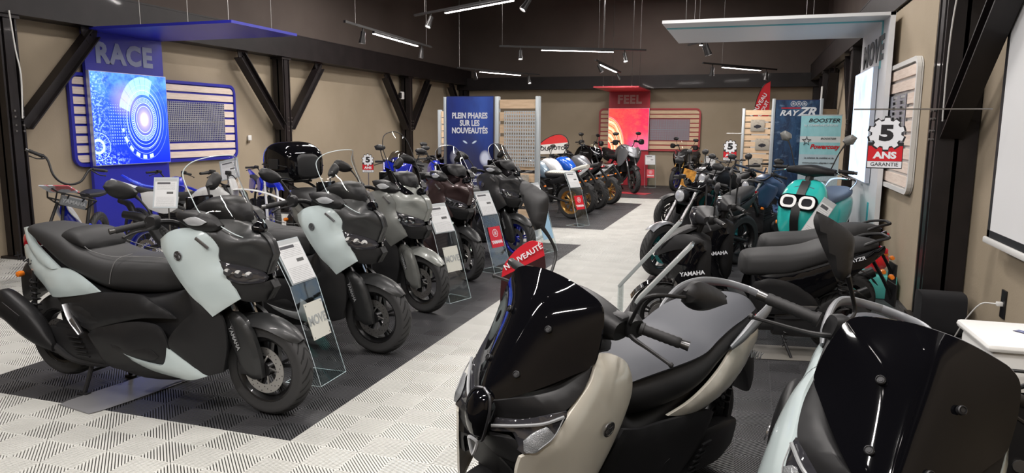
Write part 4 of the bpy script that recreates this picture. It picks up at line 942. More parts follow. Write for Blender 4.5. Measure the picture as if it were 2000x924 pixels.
def xmax(label, side=ICE, nose=SAT, stripe=ICE, screen='clear', rz=0, loc=(0, 0, 0), lean=0, topbox=False, rim=RIMB, flank=MB_BLK, group='large scooters in the left-hand row', touring=False, name='maxi_scooter', steer=0, lettered=True):
    t = thing(name, label, 'scooter', loc, rz, group, lean=lean)
    Ms = steer_matrix(steer, (1.40, 0, .6), 26) if steer else None
    # core
    b = MB(); b.loft([(-.20, .05, .86, .80, 3), (-.05, .10, .86, .66, 3), (.2, .17, .80, .50, 3.5), (.45, .20, .70, .34, 4), (.8, .20, .66, .24, 4), (1.1, .205, .72, .22, 4), (1.20, .21, .90, .24, 4), (1.26, .19, 1.0, .34, 4), (1.32, .175, 1.03, .60, 3.5), (1.42, .14, 1.0, .72, 3), (1.50, .08, .95, .76, 2.5)], 28, 4)
    b.obj('body_core', TRIM, t)
    both('tail_panel', [(-.225, .07, .865), (-.16, .10, .885), (-.02, .15, .82), (.136, .185, .78), (.285, .2, .786), (.411, .215, .754), (.575, .232, .676), (.417, .232, .643), (.215, .225, .612), (.149, .21, .628), (.058, .18, .671), (-.08, .14, .734), (-.19, .085, .78)], side, t, ctrl=[(.25, .228, .70), (.0, .165, .76)], puff=.008, pr=.03)
    both('tail_rail', [(-.225, .06, .985), (-.15, .085, .99), (-.037, .13, .909), (.123, .175, .837), (.229, .195, .783), (.156, .20, .775), (.023, .17, .81), (-.12, .12, .90)], side, t, puff=.008, pr=.02, res=.02)
    MB().loft([(-.20, .07, .98, .86, 3), (-.235, .065, .955, .84, 3), (-.25, .05, .93, .85, 3)], 16, 2).obj('tail_lamp', REDL, t)
    both('flank_panel', [(.2, .205, .6), (.417, .225, .645), (.58, .232, .672), (.854, .225, .681), (.957, .225, .646), (1.06, .225, .60), (1.12, .23, .57), (.89, .245, .553), (.70, .245, .505), (.469, .235, .443), (.302, .215, .512)], flank, t, ctrl=[(.6, .25, .60), (.9, .245, .62)], puff=.008)
    both('vent_cover', [(.29, .225, .58), (.45, .24, .575), (.56, .245, .54), (.62, .245, .50), (.50, .24, .47), (.40, .235, .485), (.33, .23, .53)], TRIM, t, puff=.012, pr=.03, res=.025)
    both('lower_side_panel', [(.458, .235, .412), (.52, .24, .455), (.608, .25, .478), (.75, .255, .515), (.893, .258, .535), (1.02, .258, .52), (1.08, .26, .435), (1.10, .25, .30), (.95, .235, .245), (.70, .22, .22), (.56, .215, .24), (.50, .225, .33)], flank, t, ctrl=[(.8, .275, .40)], puff=.01)
    both('foot_board', [(.66, .262, .385), (.80, .272, .40), (.96, .272, .39), (1.02, .268, .35), (.96, .270, .325), (.80, .272, .335), (.70, .268, .355)], TRIM, t, puff=.006, pr=.02, res=.025, thick=.02)
    both('leg_shield', [(1.209, .245, .79), (1.25, .25, .70), (1.262, .25, .623), (1.18, .26, .555), (1.10, .262, .47), (1.078, .255, .41), (1.18, .235, .33), (1.285, .215, .252), (1.365, .16, .27), (1.398, .16, .42), (1.39, .17, .58), (1.34, .205, .65)], flank, t, ctrl=[(1.25, .245, .45)], puff=.01)
    both('lower_stripe', [(1.076, .262, .408), (1.30, .222, .256), (1.20, .230, .226), (1.10, .235, .232), (.943, .245, .256), (.807, .258, .305), (.721, .268, .366), (.79, .276, .338), (.92, .278, .312), (1.03, .276, .305), (1.065, .27, .33)], stripe, t, ctrl=[(1.12, .26, .29)], puff=.006, pr=.02, res=.022, thick=.02)
    fr = [(1.025, .205, 1.005), (1.091, .205, 1.05), (1.186, .21, 1.075), (1.282, .215, 1.076), (1.352, .21, 1.049), (1.398, .185, .979), (1.396, .185, .917), (1.434, .18, .845), (1.465, .165, .77), (1.494, .15, .694), (1.425, .18, .647), (1.359, .21, .599), (1.314, .235, .661), (1.262, .255, .716), (1.187, .265, .812), (1.13, .262, .89), (1.06, .235, .96)]
    both('front_side_panel', fr, side, t, ctrl=[(1.25, .262, .93), (1.37, .225, .80), (1.20, .25, 1.0)], puff=.010, pr=.04, res=.028)
    for s in (1, -1):
        badge(t, (1.215, .280, .937), s, .026)
        o = MB().box((0, 0, 0), (.09, .006, .018), Matrix.Translation((1.335, s*.232, 1.005)) @ Matrix.Rotation(s*R(-12), 4, 'Z') @ Matrix.Rotation(R(38), 4, 'Y'), .002).obj('model_plate', ALLOY, t)
        side_text('XMAX', .045, BTXT, t, (-.10, .163, .808), s, -33 if s < 0 else 33, off=.03, yaw=-20)
    if lettered: pass
    # nose cowl in two facets, headlights, chin
    nz = [(1.308, .2, 1.065), (1.352, .205, 1.045), (1.40, .178, .972), (1.392, .178, .918), (1.43, .165, .885), (1.49, .105, .862), (1.556, .04, .834), (1.585, 0, .815)]
    nz_top = [(1.634, 0, .929), (1.60, 0, 1.01), (1.50, 0, 1.08), (1.42, .09, 1.12), (1.33, .17, 1.12)]
    for s in (1, -1):
        P = nz+nz_top; panel('nose_cowl', P, nose, t, ctrl=[(1.51, .09, .95), (1.46, .14, 1.0), (1.54, .07, 1.03)], side=s, axis='y', puff=.004, pr=.015, res=.02, corner=35, thick=.03)
    for s in (1, -1):
        f = lambda P: P if s > 0 else mirror(P)
        h = MB(); h.add(*panel_mesh(f([(1.400, .184, .905), (1.46, .156, .884), (1.555, .062, .838), (1.588, .035, .80), (1.572, .06, .775), (1.50, .148, .782), (1.435, .182, .808)]), (), axis='y', sgn=s, thick=.02, puff=.008, pr=.02, res=.015)); hl = h.obj('headlight', LENSD, t)
        q = MB()
        for k in range(3): q.lathe([(.0001, 0), (.012, .0), (.021, .010), (.021, .014), (.0001, .012)], on_normal((1.450+k*.040, s*(.180-k*.036), .850-k*.012), (.55, s*.8, -.1)), 14)
        q.box((1.49, s*.150, .835), (.10, .008, .010), Matrix.Translation((1.49, s*.150, .835)) @ Matrix.Rotation(s*R(-38), 4, 'Z') @ Matrix.Rotation(R(14), 4, 'Y') @ Matrix.Translation((-1.49, -s*.150, -.835)), .002)
        q.obj('light_units', REFL, hl, kind='stuff')
        q = MB(); q.tube([f([(1.43, .168, .858)])[0], f([(1.50, .136, .832)])[0], f([(1.556, .062, .814)])[0]], .0035, 6); q.obj('daytime_strip', LENS, hl)
        panel('chin_panel', [(1.425, .178, .81), (1.47, .162, .79), (1.56, .07, .775), (1.605, 0, .785), (1.63, 0, .745), (1.58, 0, .67), (1.52, .06, .66), (1.47, .13, .69), (1.44, .165, .77)], TRIM, t, side=s, puff=.006, res=.025, thick=.03)
        lc = panel('lamp_pod', [(1.12, .19, 1.155), (1.20, .205, 1.17), (1.30, .21, 1.165), (1.37, .205, 1.14), (1.415, .195, 1.095), (1.39, .195, 1.068), (1.30, .215, 1.066), (1.22, .215, 1.09), (1.15, .20, 1.12)], TRIM, t, side=s, puff=.022, pr=.04, res=.02, thick=.05)
        panel('indicator_lens', [(1.22, .236, 1.125), (1.30, .245, 1.145), (1.37, .232, 1.118), (1.33, .236, 1.10), (1.26, .238, 1.10)], LENS, lc, side=s, puff=.006, res=.018, pr=.015)
        MB().lathe([(.0001, -.02), (.016, -.018), (.019, 0), (.016, .018), (.0001, .02)], Matrix.Translation((1.10, s*.20, .955)), 12).obj('side_reflector', ORANGE, t)
    # dash hood and cockpit
    b = MB(); b.loft([(1.06, .10, 1.12, 1.02, 3), (1.15, .135, 1.175, 1.04, 3), (1.26, .125, 1.235, 1.06, 3), (1.36, .115, 1.235, 1.06, 3), (1.42, .085, 1.205, 1.05, 2.6), (1.455, .045, 1.15, 1.04, 2.3)], 22, 4); b.loft([(1.30, .17, 1.12, 1.02, 3), (1.40, .13, 1.09, 1.0, 3), (1.50, .07, 1.05, .98, 3), (1.56, .03, 1.01, .96, 2.5)], 20, 3); b.obj('dash_hood', MB_BLK, t)
    b = MB(); b.box((1.12, 0, 1.185), (.02, .20, .09), Matrix(), .008); b.obj('instrument_display', GLO, t)
    b = MB(); b.lathe([(.0001, -.0), (.035, 0), (.045, .02), (.038, .05), (.0001, .06)], Matrix.Translation((1.50, 0, 1.06)) @ Matrix.Rotation(R(-90), 4, 'Z') @ Matrix.Rotation(R(0), 4, 'X'), 18); b.obj('screen_mount', GLO, t)
    # screen
    if screen == 'clear': half = [(1.508, 0, 1.035), (1.52, .065, 1.008), (1.47, .13, 1.045), (1.40, .175, 1.10), (1.31, .20, 1.157), (1.256, .205, 1.25), (1.217, .205, 1.33), (1.205, .195, 1.384), (1.24, .165, 1.43), (1.29, .10, 1.455), (1.31, 0, 1.462)]; cc = [(1.45, 0, 1.15), (1.38, 0, 1.30), (1.37, .12, 1.2)]; sm = SCR
    elif screen == 'tall': half = [(1.52, 0, 1.03), (1.52, .05, 1.02), (1.46, .10, 1.06), (1.40, .14, 1.12), (1.36, .16, 1.20), (1.30, .17, 1.32), (1.25, .17, 1.42), (1.22, .15, 1.50), (1.20, .10, 1.56), (1.20, 0, 1.585)]; cc = [(1.45, 0, 1.15), (1.36, 0, 1.30), (1.28, 0, 1.45)]; sm = SCR
    else: half = [(1.56, 0, .99), (1.54, .06, .99), (1.47, .12, 1.03), (1.39, .16, 1.10), (1.30, .175, 1.20), (1.22, .17, 1.30), (1.18, .15, 1.37), (1.17, .09, 1.42), (1.17, 0, 1.435)]; cc = [(1.46, 0, 1.12), (1.34, 0, 1.25)]; sm = SCRD
    sc = sym('windscreen', half, sm, t, cc, sgn=1, thick=.003, puff=.0, res=.04)
    e = outline(half+[(c[0], -c[1], c[2]) for c in reversed(half) if c[1] > 1e-6], 4, 60); MB().tube([tuple(p) for p in e]+[tuple(e[0])], .0028 if screen != 'tall' else .004, 5, smooth=False).obj('screen_edge', ACRE if screen == 'clear' else (TRIM if screen == 'tall' else ALLOY), sc)
    if screen == 'tall':
        both('screen_trim', [(1.50, .05, 1.0), (1.44, .13, 1.06), (1.34, .175, 1.15), (1.27, .18, 1.28), (1.33, .165, 1.25), (1.40, .13, 1.14), (1.50, .06, 1.05)], GLO, t, puff=.006, res=.02, thick=.01)
    # bars
    for s in (1, -1):
        grip_part(t, s, (.985, .255, 1.095), (.915, .395, 1.072), Ms=Ms, lever=[(1.03, .225, 1.09), (1.03, .28, 1.07), (.985, .34, 1.055), (.99, .41, 1.04)])
        b = MB(); b.loft([(-.04, .032, .035, -.04, 3), (0, .036, .045, -.045, 3), (.04, .028, .035, -.03, 3)], 14, 2, Matrix.Translation((1.0, s*.225, 1.10)) @ Matrix.Rotation(s*R(65), 4, 'Z')); b.obj('switch_housing', TRIM, t, M=Ms)
        mirror_part(t, [(.90, .43, 1.306), (.90, .40, 1.335), (.91, .35, 1.335), (.93, .285, 1.30), (.94, .25, 1.262), (.935, .27, 1.235), (.92, .34, 1.232), (.905, .40, 1.26)], [(.935, .27, 1.25), (.96, .25, 1.21), (.99, .235, 1.16), (1.0, .23, 1.11)], s, Ms)
    MB().tube([(1.0, -.24, 1.10), (1.03, -.12, 1.09), (1.06, -.03, 1.04), (1.06, .03, 1.04), (1.03, .12, 1.09), (1.0, .24, 1.10)], .016, 8).obj('handlebar', TRIM, t, M=Ms)
    # front end
    wheel(t, 'front_wheel', 1.555, .272, .272, .12, .190, 5, rim, .133, -1, Ms=Ms)
    for s in (1, -1):
        P = [(1.33, .088, .601), (1.408, .098, .605), (1.50, .10, .53), (1.56, .095, .36), (1.565, .085, .235), (1.50, .085, .222), (1.435, .09, .27), (1.385, .098, .40), (1.332, .095, .50)]
        fk = panel('fork_cover', P, SAT if side is not OLIVE else OLIVE, t, side=s, puff=.02, pr=.04, thick=.03, res=.022)
        if Ms is not None: fk.matrix_local = Ms
        MB().tube([(1.545, s*.075, .26), (1.44, s*.075, .50), (1.33, s*.07, .74)], .019, 10, smooth=False).obj('fork_leg', CHR, t, M=Ms)
        side_text('YAMAHA', .034, mat('pale_grey_print', (.30, .31, .32), .5), t, (1.42, .124, .46), s, -66 if s < 0 else 66, off=.03).matrix_local = Ms or Matrix()
    ft = MB(); rows = []
    for x, z, ww, dz in ((1.345, .545, .062, .07), (1.40, .568, .070, .065), (1.47, .578, .074, .060), (1.555, .580, .075, .060), (1.63, .562, .073, .055), (1.695, .530, .066, .048), (1.745, .490, .050, .034), (1.778, .455, .026, .014)):
        rows.append([(x-(.02 if abs(y) == 1 else 0), y*ww, z-dz*abs(y)**2) for y in (-1, -.62, 0, .62, 1)])
    ft.grid(rows, 3, .006); ft.obj('front_fender', SAT if side is not OLIVE else OLIVEL, t, M=Ms)
    cal = MB(); cal.box((1.46, -.085, .30), (.06, .05, .10), Matrix(), .012); cal.tube([(1.46, -.10, .34), (1.44, -.12, .45), (1.38, -.11, .58)], .006, 6); cal.obj('brake_caliper', IRON, t, M=Ms)
    # seat
    b = MB(); b.loft([(1.00, .06, .80, .68, 3), (.90, .12, .855, .66, 3.2), (.74, .172, .87, .655, 3.2), (.60, .20, .868, .66, 3.2), (.48, .205, .885, .69, 3.2), (.36, .205, .915, .73, 3.2), (.24, .20, .975, .775, 3.2), (.10, .178, 1.01, .85, 3), (-.05, .145, 1.025, .93, 3), (-.14, .10, 1.01, .955, 2.6), (-.18, .05, .99, .965, 2.2)], 32, 4)
    b.obj('seat', SEATM, t)
    b = MB(); b.loft([(.16, .06, .955, .88, 2.6), (.19, .14, 1.0, .90, 2.6), (.25, .16, 1.018, .90, 2.6), (.33, .165, 1.005, .89, 2.6), (.385, .15, .965, .88, 2.6), (.41, .08, .93, .88, 2.4)], 24, 4); b.obj('backrest', SEATB, t)
    q = MB()
    for s in (1, -1):
        q.tube([(.94, s*.06, .862), (.86, s*.10, .875), (.74, s*.135, .878), (.60, s*.155, .872), (.45, s*.16, .895), (.36, s*.14, .925)], .0022, 5)
        q.tube([(.62, s*.202, .72), (.64, s*.198, .80), (.66, s*.17, .862), (.70, s*.10, .885)], .0022, 5)
    q.obj('seat_stitching', STITCH, t, kind='stuff')
    # rear end
    wheel(t, 'rear_wheel', 0, .31, .268, .14, .178, 5, rim, .11, -1)
    b = MB(); b.loft([(-.27, .035, .615, .44, 3), (-.20, .052, .625, .42, 3), (-.08, .058, .565, .35, 3), (.04, .052, .48, .30, 3), (.11, .035, .38, .28, 3), (.15, .018, .32, .27, 3)], 22, 4, Matrix.Translation((0, -.215, 0))); mf = b.obj('muffler', MB_BLK, t)
    q = MB(); q.tube([(.13, -.20, .30), (.25, -.17, .22), (.45, -.12, .20), (.55, -.08, .28)], .022, 8); q.obj('exhaust_pipe', IRON, mf)
    q = MB(); q.disc_cyl((-.275, -.215, .53), .028, .02, 'x', 14); q.box((-.12, -.272, .50), (.16, .008, .05), Matrix.Translation((-.12, 0, .50)) @ Matrix.Rotation(R(28), 4, 'Y') @ Matrix.Translation((.12, 0, -.50)), .003); q.obj('heat_shield', TRIM, mf)
    for s in (1, -1):
        q = MB(); q.tube([(-.055, s*.145, .74), (-.075, s*.15, .42)], .013, 8, smooth=False); q.tube([(-.057+.024*cos(k*.7)*1, s*.148+.024*sin(k*.7), .70-k*.0038) for k in range(64)], .0055, 5, smooth=False); q.obj('shock_absorber', IRON, t)
        MB().lathe([(.0001, -.022), (.017, -.018), (.02, 0), (.017, .018), (.0001, .022)], Matrix.Translation((-.22, s*.115, .70)), 12).obj('rear_indicator', ORANGE, t)
    b = MB(); b.loft([(-.28, .07, .72, .50, 4), (-.20, .09, .78, .55, 4), (-.05, .09, .70, .60, 4)], 16, 2); b.obj('number_plate_carrier', TRIM, t)
    b = MB(); b.box((.20, -.12, .36), (.20, .10, .16), Matrix.Rotation(0, 4, 'Y'), .03); b.loft([(.02, .03, .40, .24, 4, -.14), (.2, .045, .42, .22, 4, -.14), (.38, .05, .40, .20, 4, -.12), (.52, .05, .38, .20, 4, -.10)], 16, 3)
    for k in range(5): b.box((.29+k*.018, -.195, .37-k*.028), (.10, .012, .008), Matrix())
    b.loft([(-.06, .03, .40, .22, 4, .12), (.2, .04, .42, .20, 4, .14), (.5, .05, .40, .20, 4, .13)], 16, 3); b.obj('engine_swingarm', IRON, t)
    q = MB(); q.tube([(.30, -.235, .58), (.36, -.25, .50), (.44, -.262, .42)], [.02, .024, .018], 8, flat=.4); q.box((.41, -.268, .465), (.035, .012, .11), Matrix.Translation((.41, 0, .465)) @ Matrix.Rotation(R(-38), 4, 'Y') @ Matrix.Translation((-.41, 0, -.465)), .004); q.obj('passenger_footrest', ALLOY, t)
    b = MB(); b.loft([(.52, .14, .30, .17, 4), (.8, .18, .30, .15, 4), (1.05, .17, .32, .17, 4), (1.25, .12, .34, .22, 4)], 16, 3); b.obj('belly', TRIM, t)
    q = MB()
    for s in (1, -1): q.tube([(.34, s*.10, .26), (.33, s*.14, .12), (.31, s*.17, .008)], .013, 8); q.box((.31, s*.17, .008), (.07, .04, .016), Matrix(), .005)
    q.tube([(.33, -.13, .14), (.33, .13, .14)], .011, 8, smooth=False); q.obj('centre_stand', IRON, t)
    q = MB(); q.tube([(.62, .16, .20), (.64, .20, .12), (.70, .26, .012)], .011, 8); q.obj('side_stand', IRON, t)
    if topbox:
        rk = MB(); rk.tube([(.02, -.11, 1.0), (-.15, -.12, 1.06), (-.32, -.10, 1.08), (-.35, 0, 1.08), (-.32, .10, 1.08), (-.15, .12, 1.06), (.02, .11, 1.0)], .013, 8); rk.box((-.2, 0, 1.085), (.26, .22, .02), Matrix(), .006); rk.obj('luggage_rack', TRIM, t)
        tb = MB(); tb.loft([(.02, .15, 1.30, 1.13, 4), (-.03, .215, 1.41, 1.10, 4), (-.16, .245, 1.47, 1.09, 4), (-.30, .245, 1.47, 1.09, 4), (-.42, .21, 1.41, 1.12, 4), (-.45, .15, 1.32, 1.17, 4)], 28, 4); bx = tb.obj('top_box', GLO, t)
        q = MB(); q.loft([(.035, .12, 1.33, 1.14, 4), (.03, .13, 1.34, 1.13, 4), (-.0, .14, 1.36, 1.11, 4)], 16, 1); q.obj('box_backrest', SEATB, bx)
        q = MB(); q.tube([(-.03, -.22, 1.235), (-.16, -.248, 1.25), (-.30, -.248, 1.25), (-.42, -.215, 1.25), (-.455, 0, 1.245), (-.42, .215, 1.25), (-.30, .248, 1.25), (-.16, .248, 1.25), (-.03, .22, 1.235)], .006, 6); q.obj('lid_seam', TRIM, bx)
        q = MB(); q.box((-.20, -.248, 1.26), (.14, .02, .10), Matrix(), .008); q.obj('side_latch', IRON, bx)
    return t
xmax('ice grey maxi scooter nearest on the left with a tall clear screen and charcoal seat', ICE, SAT, ICE, 'clear', R(-1.4), (-4.076, 3.323, 0))
xmax('ice grey and black maxi scooter with clear screen, second in the left row', ICE, SAT, mat('white_stripe_paint', (.5, .52, .53), .25, 0, .5), 'clear', R(-6.6), (-4.035, 4.657, 0))
xmax('olive grey maxi scooter with black top box and tall dark edged screen', OLIVE, OLIVEL, OLIVE, 'tall', R(-17.7), (-4.154, 6.12, 0), topbox=True)
xmax('dark brown touring scooter with smoked screen, fourth in the left row', MAROON, MAROON, MAROON, 'smoke', R(-33), (-4.118, 7.867, 0), flank=MAROON, rim=RIMB)
xmax('graphite touring scooter with blue wheels, beside the slatted stand', DGREY, DGREY, DGREY, 'smoke', R(-25), (-4.08, 9.0, 0), flank=DGREY, rim=RIMBL)
# grey display plates under the nearest scooter
tag(MB().loft([(-.36, .10, .008, 0, 2.2), (-.30, .16, .008, 0, 2.4), (.30, .16, .008, 0, 2.4), (.36, .10, .008, 0, 2.2)], 20, 3, Matrix.Translation((-3.56, 3.30, .001)) @ Matrix.Rotation(R(80), 4, 'Z') @ Matrix.Scale(1.0, 4)).obj('floor_plate', mat('grey_floor_plate', (.20, .20, .21), .35)), 'rounded grey plate on the floor under the nearest left scooter', 'floor plate')

def nmax(label, paint, loc, rz, lean, steer=0, group='compact scooters facing the viewer', mo=(0, 0, 0)):
    t = thing('sport_scooter', label, 'scooter', loc, rz, group, lean=lean)
    Ms = steer_matrix(steer, (1.12, 0, .9), 26)
    b = MB(); b.loft([(-.16, .05, .80, .74, 3), (0, .12, .80, .60, 3), (.2, .15, .70, .45, 3.5), (.5, .17, .60, .26, 4), (.8, .19, .60, .20, 4), (1.0, .205, .80, .20, 4), (1.10, .205, .95, .24, 4), (1.20, .19, 1.0, .34, 3.5), (1.30, .14, .86, .45, 3), (1.37, .09, .76, .50, 2.6)], 28, 4); b.obj('body_core', TRIM, t)
    # front side fairing
    fa = [(1.20, .218, .985), (1.15, .216, .975), (1.09, .216, .955), (1.035, .222, .92), (1.0, .232, .86), (.995, .24, .80), (1.02, .248, .73), (1.055, .252, .655), (1.10, .254, .575), (1.16, .25, .47), (1.22, .24, .38), (1.28, .215, .33), (1.335, .185, .36), (1.375, .165, .48), (1.405, .15, .58), (1.41, .158, .655), (1.385, .188, .685), (1.34, .212, .725), (1.30, .222, .79), (1.265, .226, .84), (1.225, .232, .90), (1.21, .228, .95)]
    both('front_side_panel', fa, paint, t, ctrl=[(1.14, .258, .74), (1.16, .245, .88), (1.28, .232, .62), (1.22, .25, .52)], puff=.010, pr=.03, res=.028)
    for s in (1, -1): badge(t, (1.145, .278, .735), s, .027)
    # grey wing between screen and lamp
    both('cowl_wing', [(1.222, .222, .955), (1.24, .226, .89), (1.285, .218, .83), (1.32, .195, .80), (1.38, .12, .762), (1.425, .05, .742), (1.445, .035, .80), (1.405, .085, .822), (1.35, .135, .84), (1.29, .175, .87), (1.245, .205, .92)], MB_BLK, t, puff=.006, pr=.02, res=.02, thick=.03)
    # headlight
    for s in (1, -1):
        P = [(1.43, .045, .742), (1.38, .125, .762), (1.335, .185, .795), (1.298, .216, .815), (1.302, .220, .785), (1.335, .214, .735), (1.378, .195, .69), (1.41, .168, .672), (1.405, .15, .70), (1.41, .12, .725), (1.44, .05, .70)]
        h = panel('headlight', P, LENSD, t, side=s, puff=.006, pr=.012, res=.014, thick=.03)
        f = (lambda q: q if s > 0 else mirror(q))
        q = MB(); q.tube(f([(1.448, .05, .722), (1.405, .120, .745), (1.355, .180, .768), (1.312, .222, .802)]), .0055, 6); q.tube(f([(1.312, .222, .802), (1.345, .222, .742), (1.384, .202, .698)]), .002, 6); q.obj('daytime_strip', mat('dull_light_guide', (.30, .31, .32), .2), h)
        panel('indicator_lens', [(1.340, .222, .745), (1.385, .202, .692), (1.410, .178, .682), (1.405, .165, .71), (1.38, .18, .74), (1.355, .205, .765)], mat('frosted_lamp_lens', (.20, .21, .22), .18, .2, .6, bump=(260, .6, .004)), h, side=s, puff=.006, pr=.01, res=.014)
    # centre pod with its bright rim, chin
    hx = [(1.458, 0, .826), (1.462, .030, .812), (1.470, .046, .772), (1.472, .042, .715), (1.462, .026, .665), (1.455, 0, .650)]
    sym('centre_pod', hx[::-1], GLO, t, [(1.492, 0, .74)], sgn=1, thick=.05, puff=.012, pr=.02, res=.012)
    full = hx+[(p[0], -p[1], p[2]) for p in reversed(hx[1:-1])]; MB().tube([(p[0]-.004, p[1]*1.12, p[2]*1.0+(p[2]-.73)*.06) for p in full]+[(hx[0][0]-.004, 0, hx[0][2]*1.0+.005)], .0052, 6, sub=3).obj('pod_rim', mat('dark_chrome_rim', (.06, .06, .065), .3, .6), t)
    MB().tube([(1.470, -.020, .650), (1.476, 0, .660), (1.470, .020, .650), (1.462, 0, .595), (1.470, -.020, .650)], .006, 6).obj('position_lamp', LENS, t)
    both('chin_panel', [(1.44, .02, .66), (1.445, .06, .69), (1.41, .125, .70), (1.405, .15, .665), (1.40, .150, .58), (1.375, .155, .50), (1.36, .11, .53), (1.385, .08, .60), (1.405, .03, .60)], MB_BLK, t, puff=.008, pr=.02, res=.02, thick=.03)
    sym('air_intake', [(1.375, 0, .50), (1.372, .08, .50), (1.385, .13, .57), (1.40, .12, .65), (1.42, .05, .66), (1.425, 0, .65)], TRIM, t, [], thick=.03, puff=.0)
    # windscreen
    half = [(1.447, 0, .822), (1.432, .045, .808), (1.385, .098, .838), (1.325, .148, .878), (1.268, .190, .918), (1.222, .222, .952), (1.206, .224, 1.0), (1.195, .216, 1.06), (1.186, .200, 1.115), (1.182, .172, 1.142), (1.186, .125, 1.158), (1.195, .06, 1.172), (1.198, 0, 1.176)]
    sc = sym('windscreen', half, GLO, t, [(1.362, 0, .96), (1.308, 0, 1.05), (1.252, 0, 1.13)], sgn=1, thick=.006, puff=0, res=.014, sub=8)
    for s in (1, -1):
        for (x, y, z) in ((1.300, .089, 1.038), (1.388, .066, .893)):
            q = MB(); q.lathe([(.0001, -.006), (.0115, -.006), (.0115, .003), (.009, .005), (.0085, .002), (.0001, .002)], on_normal((x, s*y, z), (.80, s*.30, .52)), 18); q.lathe([(.0001, -.006), (.006, -.006), (.0055, .004), (.0001, .004)], on_normal((x, s*y, z), (.80, s*.30, .52)), 12); q.obj('screen_bolt', IRON, sc, kind='stuff')
    # cockpit
    b = MB(); b.loft([(-.20, .045, .035, -.03, 3), (-.12, .07, .055, -.05, 3), (0, .085, .07, -.06, 3), (.12, .07, .055, -.05, 3), (.20, .045, .035, -.03, 3)], 20, 4, Matrix.Translation((1.075, 0, 1.035)) @ Matrix.Rotation(R(90), 4, 'Z')); b.obj('handlebar_cover', MB_BLK, t, M=Ms)
    b = MB(); b.loft([(1.02, .14, .98, .9, 3), (1.10, .17, 1.03, .92, 3), (1.18, .185, 1.06, .92, 3), (1.21, .16, 1.05, .95, 3)], 20, 3); b.obj('inner_cowl', TRIM, t)
    MB().box((1.13, 0, 1.085), (.015, .15, .07), Matrix.Identity(4), .01).obj('instrument_display', GLO, t)
    for s in (1, -1):
        grip_part(t, s, (1.015, .235 if s > 0 else .26, 1.045), (.965, .355 if s > 0 else .395, 1.035), Ms=Ms, r=.017, lever=[(1.035, .19, 1.03), (1.055, .235, 1.02), (1.045, .29, 1.005), (1.035, .375 if s > 0 else .425, .985)])
        b = MB(); b.loft([(-.035, .026, .035, -.035, 3), (.0, .032, .042, -.042, 3), (.03, .026, .032, -.032, 3)], 14, 2, Matrix.Translation((1.025, s*.20, 1.045)) @ Matrix.Rotation(s*R(68), 4, 'Z')); b.box((1.06, s*.165, 1.065), (.05, .07, .035), Matrix.Identity(4), .008)
        b.obj('switch_housing', TRIM, t, M=Ms)
    # mirrors: right one upright, left one folded down and back
    mv = lambda P: [(p[0]+mo[0], p[1]+mo[1], p[2]+mo[2]) for p in P]
    mirror_part(t, mv([(.93, -.28, 1.30), (.95, -.265, 1.235), (.965, -.295, 1.215), (.96, -.36, 1.28), (.95, -.415, 1.34), (.935, -.42, 1.375), (.925, -.36, 1.365), (.92, -.30, 1.345)]), mv([(.955, -.275, 1.24), (.93, -.235, 1.19), (.925, -.205, 1.14)])+[(1.0, -.19, 1.05)], 1, Ms, th=.03)
    b = MB(); b.add(*panel_mesh([(.985, .34, 1.215), (.92, .34, 1.235), (.82, .355, 1.205), (.745, .37, 1.165), (.76, .37, 1.135), (.85, .36, 1.13), (.93, .35, 1.145), (.98, .34, 1.175)], (), axis='y', sgn=1, thick=.012, puff=.03, pr=.05, res=.018))
    o = b.obj('mirror', TRIM, t, M=Ms); MB().tube([(.985, .34, 1.195), (1.09, .30, 1.205), (1.115, .27, 1.18), (1.09, .235, 1.10), (1.04, .20, 1.05)], .0065, 8).obj('mirror_arm', TRIM, o)
    # seat in two tones
    seat = [(.97, .05, .70, .60, 3), (.88, .115, .745, .585, 3), (.76, .16, .775, .575, 3), (.62, .18, .785, .572, 3), (.48, .188, .79, .585, 3), (.38, .186, .80, .62, 3), (.30, .182, .835, .67, 3), (.20, .175, .865, .72, 3), (.08, .158, .875, .755, 3), (-.04, .13, .88, .785, 3), (-.12, .09, .87, .80, 2.6), (-.155, .04, .855, .81, 2.2)]
    MB().loft([(x, w, zt-.012, zb, 2.6) for x, w, zt, zb, e in seat], 32, 4).obj('seat', SEATB, t)
    top = []
    for x, w, zt, zb, e in seat[1:]:
        wy = w*.86; top.append([(x, y*wy, zt+.004-.030*abs(y)**2.6) for y in (-1, -.75, -.4, 0, .4, .75, 1)])
    MB().grid(top, 4, -.012).obj('seat_cover', SEATG, t)
    # tail
    both('tail_panel', [(.62, .185, .572), (.50, .195, .60), (.39, .195, .64), (.29, .19, .695), (.21, .182, .755), (.10, .172, .79), (.0, .155, .80), (-.08, .135, .80), (-.075, .15, .745), (.0, .168, .68), (.09, .18, .61), (.20, .188, .56), (.34, .192, .535), (.48, .192, .538)], paint, t, ctrl=[(.30, .205, .62), (.12, .192, .70)], puff=.008, pr=.025, res=.025)
    for s in (1, -1):
        f = (lambda q: q if s > 0 else mirror(q))
        MB().tube(f([(.235, .187, .775), (.17, .197, .82), (.08, .196, .872), (-.03, .180, .892), (-.12, .145, .897), (-.18, .085, .897), (-.20, 0, .897)]), [.007, .013, .014, .014, .012, .010, .010], 12, sub=5, flat=1.9).obj('grab_rail', mat('satin_silver_rail', (.26, .27, .285), .38, .5), t)
        panel('rail_base', [(.24, .185, .765), (.14, .186, .80), (.04, .182, .84), (-.06, .165, .86), (-.15, .13, .86), (-.15, .125, .81), (-.05, .15, .80), (.08, .172, .785)], MB_BLK, t, side=s, puff=.01, pr=.02, res=.02)
